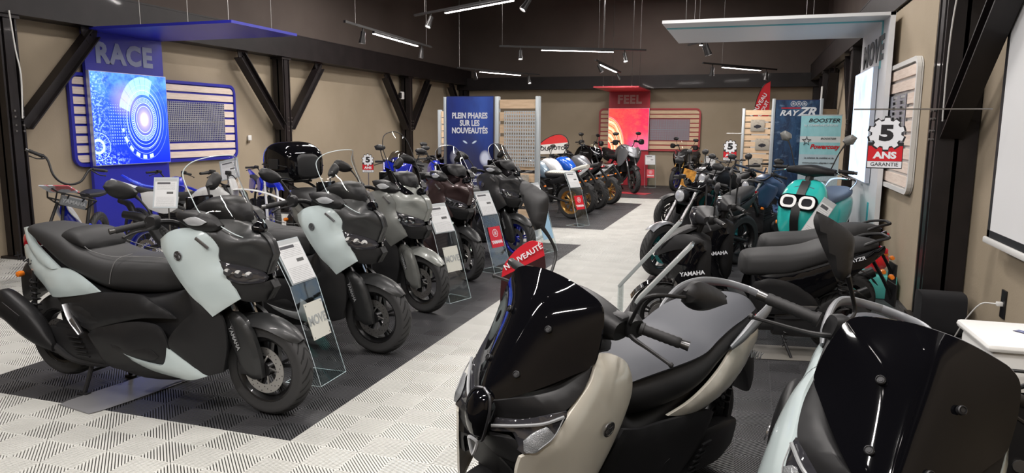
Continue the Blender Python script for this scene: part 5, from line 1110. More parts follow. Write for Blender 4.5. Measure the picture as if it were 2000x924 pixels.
        panel('tail_lamp_side', [(-.08, .135, .80), (-.16, .08, .81), (-.20, .05, .80), (-.15, .09, .765), (-.09, .14, .755)], REDL, t, side=s, puff=.01, pr=.02, res=.02)
        panel('floor_panel', [(.99, .236, .66), (.86, .225, .615), (.68, .205, .575), (.50, .20, .545), (.34, .198, .52), (.25, .19, .48), (.33, .20, .36), (.50, .215, .27), (.80, .235, .22), (1.08, .235, .26), (1.20, .225, .33), (1.12, .24, .48), (1.05, .245, .60)], MB_BLK, t, side=s, puff=.01, res=.035, ctrl=[(.7, .23, .42)])
        panel('foot_board_edge', [(1.05, .252, .50), (.92, .250, .44), (.75, .242, .40), (.62, .235, .41), (.64, .238, .375), (.80, .25, .36), (.98, .258, .40), (1.09, .258, .46)], ALLOY if s < 0 else TRIM, t, side=s, puff=.004, pr=.01, res=.02, thick=.015)
    side_text('NMAX', .05, mat('pale_grey_print', (.3, .31, .32)), t, (.02, .205, .70), 1, -20, off=.02)
    # rear end
    wheel(t, 'rear_wheel', 0, .255, .256, .13, .168, 5, RIMB, .10, -1)
    b = MB(); b.loft([(-.28, .03, .44, .31, 3), (-.18, .05, .45, .28, 3), (-.02, .055, .42, .25, 3), (.12, .045, .36, .22, 3), (.2, .02, .30, .22, 3)], 20, 4, Matrix.Translation((0, -.20, 0))); b.obj('muffler', MB_BLK, t)
    b = MB(); b.loft([(-.07, .025, .33, .18, 4, .135), (.1, .045, .38, .17, 4, .15), (.35, .05, .40, .20, 4, .15), (.55, .04, .36, .22, 4, .14)], 18, 3); b.loft([(0, .06, .40, .22, 4, -.06), (.3, .09, .42, .2, 4, -.05), (.55, .09, .40, .22, 4, 0)], 16, 3)
    for k in range(6): b.box((.30+k*.016, .215, .36-k*.022), (.07, .01, .008), Matrix.Identity(4))
    b.obj('engine_cover', IRON, t)
    for s in (1, -1):
        q = MB(); q.tube([(.06, s*.13, .66), (0, s*.135, .30)], .012, 8, smooth=False); q.tube([(.055-.0*k+.022*cos(k*.7), s*.132+.022*sin(k*.7), .62-k*.0036) for k in range(56)], .005, 5, smooth=False); q.obj('shock_absorber', IRON, t)
    b = MB(); b.loft([(-.34, .07, .46, .34, 4), (-.24, .09, .62, .44, 4), (-.10, .10, .72, .58, 4)], 16, 2); b.obj('rear_mudguard', TRIM, t)
    # front end
    wheel(t, 'front_wheel', 1.34, .242, .243, .11, .166, 5, RIMB, .115, -1, Ms=Ms)
    for s in (1, -1): MB().tube([(1.335, s*.075, .24), (1.24, s*.075, .44), (1.16, s*.06, .62)], .017, 10, smooth=False).obj('fork_leg', CHR, t, M=Ms)
    rows = [[(1.34+.262*cos(R(125-a*7)), y*.062, .242+.262*sin(R(125-a*7))-abs(y)**2*.03) for y in (-1, -.6, 0, .6, 1)] for a in range(13)]
    MB().grid(rows, 2, .006).obj('front_fender', MB_BLK, t, M=Ms)
    q = MB(); q.tube([(.52, .16, .20), (.50, .22, .10), (.49, .30, .01 if lean < .1 else .055)], .011, 8); q.obj('side_stand', IRON, t)
    return t
nmax('pearl white scooter in the foreground with a glossy black screen and grey seat', PEARL, (-.219, 3.376, 0), R(242.3), R(11.1), R(3), mo=(0, -.03, -.02))
nmax('ice grey scooter with a glossy black screen in the bottom right corner', ICE, (.315, 3.167, 0), R(262.6), R(14.9), R(12), mo=(0, .05, -.06))

# ---------------------------------------------------------------- motorcycles
def moto(label, loc, rz, lean=4, kind='naked', tank=None, seat=None, rim=None, tail=None, fork=None, L=1.42, Rf=.31, Rr=.31, s=1., steer=0, wire=False, tm=None, hi=0, group=None, tw=.15, fw=.115, mir=True, lampm=None, name='motorcycle', fend=None, frame=None, accent=None):
    """rear axle at x=0, front axle at x=L; kinds: naked, retro, adventure, sport, mx"""
    tank = tank or GLO; seat = seat or SEATB; rim = rim or RIMB; tail = tail or TRIM; fork = fork or ALLOY; frame = frame or TRIM; fend = fend or MB_BLK
    t = thing(name, label, 'motorcycle', loc, rz, group, lean=R(lean)); t.scale = (s, s, s)
    mx = kind == 'mx'; adv = kind == 'adventure'; h = hi+(.06 if adv else 0)+(.10 if mx else 0)
    hx, hz = L-.40, .93+h                                  # steering head
    Ms = steer_matrix(R(steer), (hx, 0, hz-.1), 25)
    wheel(t, 'rear_wheel', 0, Rr, Rr, tw, Rr-.095, 10 if kind == 'retro' else 5, rim, .11, -1, tm, wire=wire, discm=accent)
    wheel(t, 'front_wheel', L, Rf, Rf, fw, Rf-.085, 10 if kind == 'retro' else 5, rim, .145, 0, tm, Ms, wire=wire, discm=accent)
    fr = MB()
    for q in (1, -1):
        fr.tube([(hx, q*.03, hz-.04), (hx-.28, q*.13, hz-.20), (.52, q*.12, .62+h*.6), (.46, q*.10, .40)], .021, 8); fr.tube([(hx-.01, q*.03, hz-.14), (hx-.10, q*.06, .62), (hx-.16, q*.08, .36), (.52, q*.09, .27)], .017, 8)
        fr.tube([(.55, q*.11, .70+h*.6), (.25, q*.10, .76+h), (-.05, q*.08, .82+h)], .014, 8)
    fr.obj('frame', frame, t)
    sw = MB()
    for q in (1, -1): sw.tube([(.48, q*.09, .42), (.25, q*.10, .37), (0, q*.105, Rr)], [.028, .024, .018], 8)
    sw.obj('swingarm', ALLOY if adv else TRIM, t)
    e = MB(); e.box((.66, 0, .40), (.34, .26, .24), Matrix.Identity(4), .03); M = Matrix.Translation((.80, 0, .58)) @ Matrix.Rotation(R(18), 4, 'Y')
    e.box((0, 0, 0), (.17, .24, .24), M, .015)
    for k in range(7): e.box((0, 0, -.10+k*.032), (.20, .27, .008), M)
    for q in (1, -1): e.lathe([(.0001, -.02), (.085, -.02), (.09, 0), (.075, .02), (.0001, .02)], Matrix.Translation((.62, q*.145, .38)), 20)
    e.obj('engine', IRON, t)
    if not mx: MB().box((hx-.03, 0, .60), (.05, .28, .26), Matrix.Rotation(R(0), 4, 'Y'), .008).obj('radiator', TRIM, t)
    x = MB(); x.tube([(.88, .06, .56), (.98, .08, .46), (.92, -.02, .26), (.7, -.08, .22), (.45, -.14, .26)], .02, 8); x.obj('exhaust_pipe', ALLOY if kind == 'retro' else IRON, t)
    mf = MB(); z1 = .62+h if (mx or adv) else .48; mf.tube([(.42, -.15, .30), (.25, -.17, .38), (.05, -.18, z1-.06), (-.20, -.19, z1)], [.03, .05, .055, .045], 14); mf.obj('muffler', ALLOY if kind == 'retro' else MB_BLK, t)
    sb = MB(); sb.tube([(.34, 0, .40), (.30, 0, .66)], .02, 8, smooth=False)
    sb.tube([(.345-k*.0009+.036*cos(k*.7), .036*sin(k*.7), .42+k*.0034) for k in range(60)], .007, 5, smooth=False); sb.obj('shock_spring', IRON, t)
    # tank
    w = .15 if kind != 'retro' else .14
    T = [(hx+.03, .06, hz+.03, hz-.10, 2.6), (hx-.04, .11, hz+.09, hz-.14, 2.8), (hx-.16, w, hz+.12, hz-.16, 3), (hx-.30, w, hz+.08, hz-.20, 3), (hx-.42, .11, hz-.02, hz-.22, 2.8), (hx-.48, .08, hz-.09, hz-.22, 2.5)]
    if mx: T = [(a, b*.8, c-.08, d-.02, f) for a, b, c, d, f in T]
    MB().loft(T, 24, 4).obj('fuel_tank', tank, t); MB().disc_cyl((hx-.17, 0, hz+.115-(.08 if mx else 0)), .035, .02, 'z', 14).obj('fuel_cap', ALLOY, t)
    if kind != 'retro' and kind != 'sport':
        both('side_shroud', [(hx+.10, .13, hz-.06), (hx-.02, .155, hz+.03), (hx-.22, .158, hz-.03), (hx-.20, .15, hz-.14), (hx-.06, .16, hz-.30), (hx+.06, .15, hz-.26)], tank, t, puff=.012, pr=.03, res=.03)
    # seat
    if kind == 'retro':
        MB().loft([(hx-.44, .09, hz-.07, hz-.17, 3), (.45, .13, hz-.085, hz-.19, 3.4), (.2, .135, hz-.08, hz-.18, 3.4), (0, .125, hz-.07, hz-.165, 3.2), (-.10, .09, hz-.06, hz-.14, 2.6)], 22, 4).obj('seat', SEATB, t)
        rb = MB()
        for k in range(11): xx = .44-k*.05; rb.loft([(xx-.021, .118, hz-.075, hz-.11, 2.6), (xx, .122, hz-.062, hz-.11, 2.6), (xx+.021, .118, hz-.075, hz-.11, 2.6)], 14, 2)
        rb.obj('seat_ribs', seat, t)
    elif mx: MB().loft([(hx-.22, .06, hz+.0, hz-.10, 3), (.45, .08, hz-.04, hz-.15, 3), (.1, .085, hz-.02, hz-.12, 3), (-.12, .07, hz+.02, hz-.05, 2.8)], 20, 4).obj('seat', seat, t)
    else:
        MB().loft([(hx-.44, .08, hz-.11, hz-.22, 3), (.44, .14, hz-.14, hz-.25, 3.2), (.28, .15, hz-.12, hz-.22, 3.2), (.20, .13, hz-.05, hz-.16, 3), (-.02, .11, hz+.02, hz-.09, 3), (-.12, .06, hz+.03, hz-.05, 2.6)], 22, 4).obj('seat', seat, t)
    if mx:
        MB().grid([[(.05-k*.10, y*(.075-.008*k), hz-.03+k*.028-abs(y)*.02) for y in (-1, 0, 1)] for k in range(6)], 3, .004).obj('rear_mudguard', tail, t)
        both('number_panel', [(.42, .10, hz-.10), (.12, .10, hz-.04), (-.05, .09, hz-.06), (.02, .11, hz-.22), (.25, .12, hz-.30), (.40, .115, hz-.24)], tail, t, puff=.006, res=.04)
    else:
        both('tail_panel', [(.42, .13, hz-.23), (.20, .135, hz-.17), (-.10, .095, hz-.05), (-.18, .05, hz-.03), (-.10, .09, hz-.11), (.12, .13, hz-.25), (.34, .13, hz-.30)], tail, t, puff=.008, res=.03)
        MB().box((-.19, 0, hz-.05), (.03, .09, .03), Matrix.Identity(4), .008).obj('tail_lamp', REDL, t)
        pc = MB(); pc.tube([(-.12, 0, hz-.10), (-.26, 0, hz-.26), (-.30, 0, hz-.36)], .014, 6, flat=2.2); pc.box((-.31, 0, hz-.38), (.01, .17, .13), Matrix.Identity(4)); pc.obj('number_plate_carrier', TRIM, t)
        for q in (1, -1): MB().lathe([(.0001, -.02), (.014, -.015), (.016, .0), (.012, .02), (.0001, .022)], Matrix.Translation((-.25, q*.09, hz-.24)), 10).obj('rear_indicator', ORANGE, t)
        fm = [[(Rr*1.08*cos(R(20+a*9)), y*tw*.52, Rr+Rr*1.08*sin(R(20+a*9))) for y in (-1, 0, 1)] for a in range(10)]
        MB().grid(fm, 2, .004).obj('rear_mudguard', tail if kind == 'retro' else TRIM, t)
    # front end
    for q in (1, -1):
        f = MB(); f.tube([(L-.0, q*.10, Rf), (L-.14, q*.10, Rf+.30)], .026, 12, smooth=False); f.obj('fork_slider', TRIM if not mx else fork, t, M=Ms)
        MB().tube([(L-.14, q*.10, Rf+.30), (hx+.03, q*.10, hz+.03)], .021, 12, smooth=False).obj('fork_tube', fork, t, M=Ms)
    tc = MB(); tc.box((hx+.03, 0, hz+.03), (.06, .24, .025), Matrix.Identity(4), .006); tc.box((hx+.09, 0, hz-.12), (.06, .24, .03), Matrix.Identity(4), .006); tc.obj('triple_clamp', TRIM, t, M=Ms)
    if mx: MB().grid([[(L+.34-k*.13, y*(.05+.006*k), hz-.10+k*.035-(k-2)**2*.008-abs(y)*.015) for y in (-1, 0, 1)] for k in range(6)], 3, .004).obj('front_fender', fend, t, M=Ms)
    else:
        rows = [[(L+(Rf+.022)*cos(R(130-a*8)), y*.062, Rf+(Rf+.022)*sin(R(130-a*8))-abs(y)*.02) for y in (-1, 0, 1)] for a in range(11)]; MB().grid(rows, 2, .005).obj('front_fender', fend, t, M=Ms)
    # bars
    by = .38 if kind != 'sport' else .33; bz = hz+(.13 if kind != 'sport' else .04)+(.05 if adv or mx else 0); bx = hx-.04
    MB().tube([(bx-.08, -by, bz-.01), (bx-.03, -by*.55, bz+.01), (bx+.03, -.10, hz+.06), (bx+.03, .10, hz+.06), (bx-.03, by*.55, bz+.01), (bx-.08, by, bz-.01)], .011, 8, sub=5).obj('handlebar', TRIM, t, M=Ms)
    for q in (1, -1):
        grip_part(t, q, (bx-.045, by*.66, bz+.004), (bx-.08, by+.005, bz-.01), Ms=Ms, bar_end=False, r=.016)
        MB().box((bx-.02, q*by*.56, bz+.015), (.06, .07, .05), Matrix.Identity(4), .012).obj('switch_housing', TRIM, t, M=Ms)
        if mir and not mx: mirror_part(t, [(bx-.02, .36, bz+.20), (bx-.02, .30, bz+.23), (bx-.01, .22, bz+.22), (bx, .20, bz+.19), (bx, .24, bz+.155), (bx-.01, .33, bz+.15)], [(bx-.01, .27, bz+.17), (bx+.0, .25, bz+.10), (bx, .22, bz+.02)], q, Ms, th=.03)
    # face
    if kind in ('naked', 'retro'):
        r = .088 if kind == 'retro' else .075; M = Matrix.Translation((hx+.16, 0, hz-.03)) @ Matrix.Rotation(R(-90), 4, 'Z')
        hb = MB(); hb.lathe([(.0001, -.10), (r*.6, -.09), (r*.95, -.03), (r, .02), (r*1.04, .03), (r*.96, .04)], M, 24); hb = hb.obj('headlight', lampm or (TRIM if kind == 'naked' else CHR), t, M=Ms)
        MB().lathe([(r*.97, .025), (r*.8, .042), (r*.4, .052), (.0001, .055)], M, 24).obj('headlight_lens', LENS, hb)
        MB().lathe([(.0001, -.015), (.045, -.015), (.05, .0), (.045, .02), (.0001, .02)], Matrix.Translation((hx+.09, 0, hz+.12)) @ Matrix.Rotation(R(-50), 4, 'Y') @ Matrix.Rotation(R(90), 4, 'X'), 20).obj('instrument_display', GLO, t, M=Ms)
    else:
        top = hz+(.36 if adv else .20)
        if not mx:
            fw_ = L-.02
            half = [(fw_+.02, 0, hz-.17), (fw_-.02, .09, hz-.16), (fw_-.10, .155, hz-.10), (fw_-.17, .18, hz-.0), (fw_-.20, .16, hz+.08), (fw_-.13, .10, hz+.07), (fw_-.05, 0, hz+.05)]
            sym('nose_cowl', half, tank, t, [(fw_-.01, 0, hz-.06)], puff=.01, pr=.03, res=.025, thick=.04)
            for q in (1, -1): panel('headlight', [(fw_+.0, .025, hz-.075), (fw_-.04, .10, hz-.05), (fw_-.10, .145, hz-.015), (fw_-.085, .14, hz-.055), (fw_-.02, .06, hz-.11)], LENS, t, side=q, axis='x', puff=.012, pr=.02, res=.02, thick=.03)
            half = [(fw_-.045, 0, hz+.05), (fw_-.12, .10, hz+.07), (fw_-.19, .14, hz+.10), (fw_-.24, .13, (hz+top)/2+.02), (fw_-.28, .09, top-.01), (fw_-.29, 0, top+.01)]
            sym('windscreen', half, SCRD if kind == 'sport' else SCR, t, [], puff=0, thick=.003, res=.04)
            both('side_fairing', [(fw_-.08, .17, hz-.04), (fw_-.20, .19, hz+.05), (hx-.12, .17, hz-.03), (hx-.20, .17, hz-.20), (hx-.10, .19, hz-.40 if adv else hz-.62), (hx+.06, .19, hz-.36), (fw_-.14, .18, hz-.20)], tank, t, puff=.012, res=.035)
            if adv:
                for q in (1, -1): MB().loft([(-.03, .05, .06, -.05, 3), (.03, .07, .07, -.06, 3), (.07, .04, .05, -.04, 3)], 14, 2, Matrix.Translation((bx+.05, q*(by-.06), bz-.01)) @ Matrix.Rotation(R(q*8), 4, 'Z')).obj('hand_guard', TRIM, t, M=Ms)
        else: sym('number_plate', [(hx+.13, 0, hz-.14), (hx+.13, .08, hz-.12), (hx+.11, .10, hz+.02), (hx+.08, .08, hz+.12), (hx+.07, 0, hz+.13)], tail, t, puff=.006, res=.03)
    q = MB(); q.tube([(.50, .10, .26), (.46, .20, .13), (.42, .30, .03)], .012, 8); q.obj('side_stand', IRON, t)
    for k in (1, -1): MB().tube([(.50, k*.12, .36), (.50, k*.22, .37)], .012, 8, smooth=False).obj('footrest', ALLOY, t)
    return t
GR2 = 'motorcycles on the second dark floor area'; GR3 = 'motorcycles by the back wall'; GR4 = 'motorcycles in the right-hand row'; GR5 = 'small motorcycles behind the left scooters'
SBLUE = mat('pale_metallic_blue_paint', (.16, .22, .28), .25, .3, .6); WPAINT = mat('white_gloss_paint', (.62, .63, .64), .2, 0, .7); BPAINT = mat('bright_blue_paint', (.01, .10, .55), .2, .1, .7); BRNS = mat('dark_brown_seat_vinyl', (.05, .035, .028), .55); LAV = mat('silver_grey_paint', (.24, .25, .27), .3, .5, .5)
moto('black motorcycle seen from behind, right of the pale blue plated price stand', (-3.38, 11.3, 0), R(155), 5, 'naked', GLO, SEATB, RIMB, group=GR2)
moto('retro motorcycle with blue grey tank, cream ribbed seat and gold rear wheel', (-3.02, 12.68, 0), R(158), 5, 'retro', SBLUE, CREAMS, GOLD, group=GR2, L=1.38)
moto('motorcycle with a white tank and pale seat, gold wheel half hidden', (-2.98, 13.5, 0), R(155), 5, 'naked', WPAINT, CREAMS, GOLD, group=GR2, tail=WPAINT)
moto('motorcycle with a bright blue tank on the second dark floor area', (-2.93, 14.4, 0), R(154), 5, 'naked', BPAINT, SEATB, RIMB, group=GR2)
moto('motorcycle with a brown seat and fully visible gold rear wheel', (-2.85, 15.45, 0), R(152), 5, 'retro', LAV, BRNS, GOLD, group=GR2, tail=WPAINT)
moto('grey adventure motorcycle with clear screen in front of the red display', (-3.75, 19.35, .012), R(-50), 3, 'adventure', LAV, SEATB, RIMB, group=GR3, fork=ALLOY, steer=-10, s=1.1)
moto('black adventure motorcycle behind the grey one near the red display', (-4.95, 19.3, 0), R(-35), 3, 'adventure', GLO, SEATB, RIMB, group=GR3, s=1.08)
moto('dark adventure motorcycle with gold fork and blue wheels facing the viewer', (-1.50, 20.68, 0), R(-107), 4, 'adventure', DGREY, SEATB, RIMBL, group=GR3, fork=FORKG, L=1.3)
moto('black motorcycle with a grey front fender and teal brake discs, nearest on the right', (-.10, 9.05, 0), R(233), 5, 'naked', GLO, SEATB, RIMB, group=GR4, fend=LAV, L=1.34, Rf=.30, accent=mat('teal_rotor', (.10, .45, .45), .3, .6))
moto('motorcycle with a dark fly screen and an orange card, second on the right', (-.15, 12.25, 0), R(222), 5, 'naked', DGREY, SEATB, RIMB, group=GR4, L=1.34)
moto('retro black motorcycle with a big chrome headlight in the right row', (.10, 11.35, 0), R(224), 5, 'retro', MB_BLK, SEATB, RIMB, group=GR4, L=1.30, hi=.03)
moto('dusty blue motorcycle with turquoise wheel parts behind the black scooters', (.72, 10.6, 0), R(222), 5, 'naked', DBLUE, SEATB, RIMB, group=GR4, L=1.30, accent=TEAL, frame=DBLUE, tail=DBLUE)
moto('blue sports motorcycle with smoked screen behind the left scooters', (-5.40, 10.5, 0), R(-68), 5, 'sport', YBLUE, SEATB, RIMB, group=GR5, L=1.36, s=1.08, hi=.05)
moto('black and blue naked motorcycle by the pale slatted partition', (-5.9, 12.4, 0), R(-50), 5, 'naked', YBLUE, SEATB, RIMBL, group=GR5, L=1.38)
moto('dark motorcycle with raised mirrors beside the third steel column', (-6.6, 13.4, 0), R(-40), 5, 'naked', GLO, SEATB, RIMB, group=GR5, L=1.40, hi=.04)
moto('small blue off-road motorcycle with white fork legs and blue wheel rims', (-7.35, 9.3, 0), R(-38), 5, 'mx', YBLUE, SEATB, RIMBL, group=GR5, L=1.35, s=.84, tm=KNOB, wire=True, fork=WPAINT, tail=YBLUE, fend=YBLUE)
moto('small blue and black off-road motorcycle below the blue display', (-7.9, 7.6, 0), R(-12), 5, 'mx', YBLUE, YBLUE, RIMBL, group=GR5, L=1.3, s=.84, tm=KNOB, wire=True, fork=TRIM, tail=YBLUE, fend=YBLUE)
moto('white off-road motorcycle with knobbly tyres behind the nearest left scooter', (-6.25, 6.15, 0), R(16), 5, 'mx', WPAINT, SEATM, RIMBL, group=GR5, L=1.34, s=.92, tm=KNOB, wire=True, fork=TRIM, tail=WPAINT, fend=WPAINT)

# ---------------------------------------------------------------- light black scooters (right row)
def light_scooter(label, loc, rz, lean, front=True):
    t = thing('light_scooter', label, 'scooter', loc, rz, 'black light scooters side by side', lean=R(lean))
    Ms = None
    wheel(t, 'rear_wheel', 0, .228, .228, .115, .135, 5, RIMB, .0); wheel(t, 'front_wheel', 1.28, .245, .245, .09, .165, 5, RIMB, .10, 0)
    MB().loft([(-.20, .05, .80, .72, 3), (0, .12, .80, .55, 3), (.25, .15, .72, .40, 3.5), (.50, .16, .70, .30, 3.5), (.62, .155, .62, .22, 3.5)], 26, 4).obj('body_core', TRIM, t)
    MB().loft([(.50, .16, .28, .19, 5), (.75, .165, .265, .19, 5), (.95, .17, .28, .19, 5), (1.02, .15, .34, .22, 4)], 20, 3).obj('floor_board', TRIM, t)
    MB().loft([(.735, .07, .70, .60, 3), (.70, .135, .745, .585, 3.2), (.58, .165, .765, .585, 3.2), (.42, .17, .775, .60, 3.2), (.28, .165, .80, .65, 3), (.16, .155, .845, .69, 3), (.0, .14, .865, .745, 3), (-.12, .11, .865, .775, 2.8), (-.20, .06, .85, .79, 2.4)], 30, 4).obj('seat', SEATM, t)
    both('side_panel', [(.66, .158, .60), (.50, .172, .60), (.30, .175, .65), (.10, .165, .72), (-.12, .12, .79), (-.24, .06, .82), (-.26, .05, .78), (-.10, .13, .68), (.10, .165, .58), (.30, .18, .48), (.50, .178, .44), (.62, .165, .50)], GLO, t, puff=.010, res=.03)
    both('lower_cover', [(.66, .165, .56), (.55, .18, .59), (.40, .19, .56), (.26, .185, .47), (.20, .18, .38), (.40, .185, .34), (.60, .17, .32), (.68, .16, .44)], MB_BLK, t, puff=.012, res=.03)
    both('side_flash', [(.22, .193, .40), (.34, .196, .415), (.50, .188, .49), (.48, .19, .47), (.36, .197, .39), (.24, .193, .37)], ALLOY, t, puff=.003, pr=.01, res=.02, thick=.008)
    side_text('RAYZR', .035, WTXT, t, (-.02, .160, .735), 1, 16, off=.02, sx=1.2); side_text('RAYZR', .035, WTXT, t, (-.02, .160, .735), -1, -16, off=.02, sx=1.2)
    e = MB(); e.loft([(-.05, .03, .30, .16, 4, .11), (.2, .05, .34, .15, 4, .12), (.5, .05, .34, .16, 4, .11)], 16, 3); e.box((.35, -.05, .30), (.28, .18, .18), Matrix.Identity(4), .03); e.tube([(.55, .13, .30), (.40, .17, .30), (.2, .17, .32), (.05, .15, .33)], .012, 6); e.obj('engine_cover', IRON, t)
    MB().tube([(.1, -.15, .26), (-.05, -.17, .32), (-.25, -.17, .42)], [.03, .05, .045], 12).obj('muffler', MB_BLK, t)
    q = MB(); q.tube([(.08, .12, .62), (0, .125, .25)], .012, 8, smooth=False); q.tube([(.07-.0012*k+.022*cos(k*.7), .122+.022*sin(k*.7), .58-k*.0036) for k in range(58)], .0055, 5, smooth=False); q.obj('shock_absorber', IRON, t)
    MB().grid([[(.25*cos(R(150-a*13)), y*.06, .228+.26*sin(R(150-a*13))) for y in (-1, 0, 1)] for a in range(9)], 2, .004).obj('rear_mudguard', TRIM, t)
    pc = MB(); pc.tube([(-.18, 0, .72), (-.30, 0, .52), (-.36, 0, .38)], .03, 8, flat=.4); pc.box((-.34, 0, .46), (.01, .17, .16), Matrix.Rotation(R(0), 4, 'Y')); pc.obj('number_plate_carrier', TRIM, t)
    MB().box((-.255, 0, .78), (.03, .12, .04), Matrix.Identity(4), .01).obj('tail_lamp', REDL, t)
    for s in (1, -1): MB().lathe([(.0001, -.02), (.018, -.015), (.02, .0), (.015, .02), (.0001, .022)], Matrix.Translation((-.30, s*.075, .60)), 10).obj('rear_indicator', ORANGE, t)
    q = MB(); q.tube([(-.02, -.10, .80), (-.14, -.12, .86), (-.25, -.08, .88), (-.27, 0, .88), (-.25, .08, .88), (-.14, .12, .86), (-.02, .10, .80)], .011, 8); q.obj('grab_rail', TRIM, t)
    q = MB(); q.tube([(.45, .10, .22), (.42, .17, .12), (.38, .22, .02)], .010, 6); q.tube([(.42+.014*cos(k*.8), .17+.014*sin(k*.8), .20-k*.003) for k in range(40)], .003, 4, smooth=False); q.obj('side_stand', IRON, t)
    # front shield and bars
    both('front_shield', [(1.00, .165, .78), (1.06, .17, .70), (1.08, .175, .55), (1.03, .17, .40), (.98, .15, .28), (1.08, .12, .30), (1.15, .11, .45), (1.25, .10, .60), (1.33, .05, .70), (1.30, .05, .78), (1.20, .10, .86), (1.08, .14, .86)], GLO, t, ctrl=[(1.15, .155, .66)], puff=.012, res=.03)
    both('shield_cover', [(1.02, .168, .85), (1.12, .13, .885), (1.24, .08, .86), (1.34, .03, .77), (1.34, .06, .71), (1.24, .11, .76), (1.12, .155, .80)], MB_BLK, t, puff=.010, res=.025)
    sym('nose_centre', [(1.36, 0, .70), (1.33, .05, .71), (1.30, .08, .80), (1.22, .09, .87), (1.12, .08, .92), (1.10, 0, .93)], MB_BLK, t, [], axis='x', puff=.01, res=.025, thick=.05)
    MB().loft([(.96, .12, .85, .40, 3), (1.02, .15, .88, .32, 3.5), (1.10, .13, .90, .40, 3), (1.2, .09, .86, .55, 3)], 22, 3).obj('shield_core', TRIM, t)
    side_text('YAMAHA', .042, WTXT, t, (1.10, .196, .615), 1, 8, off=.03); side_text('YAMAHA', .042, WTXT, t, (1.10, .196, .615), -1, -8, off=.03)
    MB().loft([(-.20, .04, .03, -.03, 3), (-.1, .075, .06, -.05, 3), (0, .09, .075, -.06, 3), (.1, .075, .06, -.05, 3), (.20, .04, .03, -.03, 3)], 18, 4, Matrix.Translation((1.0, 0, 1.0)) @ Matrix.Rotation(R(90), 4, 'Z')).obj('handlebar_cover', TRIM, t)
    MB().tube([(1.12, 0, .70), (1.03, 0, .96)], .035, 10, smooth=False).obj('steering_column', TRIM, t)
    MB().lathe([(.0001, .0), (.07, .0), (.065, .03), (.0001, .05)], Matrix.Translation((1.065, 0, 1.0)) @ Matrix.Rotation(R(-90), 4, 'Z'), 20).obj('headlight', LENSD, t)
    for s in (1, -1):
        grip_part(t, s, (.965, .21, 1.01), (.93, .335, 1.0), lev=True, r=.0165); MB().box((.98, s*.19, 1.01), (.06, .06, .05), Matrix.Identity(4), .012).obj('switch_housing', TRIM, t)
        mirror_part(t, [(.96, .29, 1.25), (.96, .25, 1.275), (.965, .20, 1.265), (.97, .18, 1.23), (.97, .20, 1.195), (.965, .26, 1.20)], [(.965, .215, 1.21), (.97, .20, 1.12), (.97, .18, 1.03)], s, th=.025)
        MB().tube([(1.28, s*.06, .245), (1.20, s*.06, .46), (1.17, s*.05, .56)], .016, 10, smooth=False).obj('fork_leg', ALLOY, t)
    MB().grid([[(1.28+.265*cos(R(150-a*11)), y*.055, .245+.265*sin(R(150-a*11))) for y in (-1, 0, 1)] for a in range(12)], 2, .005).obj('front_fender', GLO, t)
    return t
light_scooter('glossy black light scooter, the nearer of the two, side on behind the pearl white one', (.68, 5.62, 0), R(192), 3)
light_scooter('glossy black light scooter, the farther of the two, nearly hidden by its twin', (.83, 6.50, 0), R(189), 3)
tag(MB().loft([(-.55, .10, .008, 0, 2.2), (-.45, .17, .008, 0, 2.4), (.45, .17, .008, 0, 2.4), (.55, .10, .008, 0, 2.2)], 20, 3, Matrix.Translation((.14, 5.42, .001)) @ Matrix.Rotation(R(10), 4, 'Z')).obj('floor_plate', mat('beige_floor_plate', (.20, .19, .17), .4)), 'beige grey plate on the floor under the nearer black light scooter', 'floor plate')

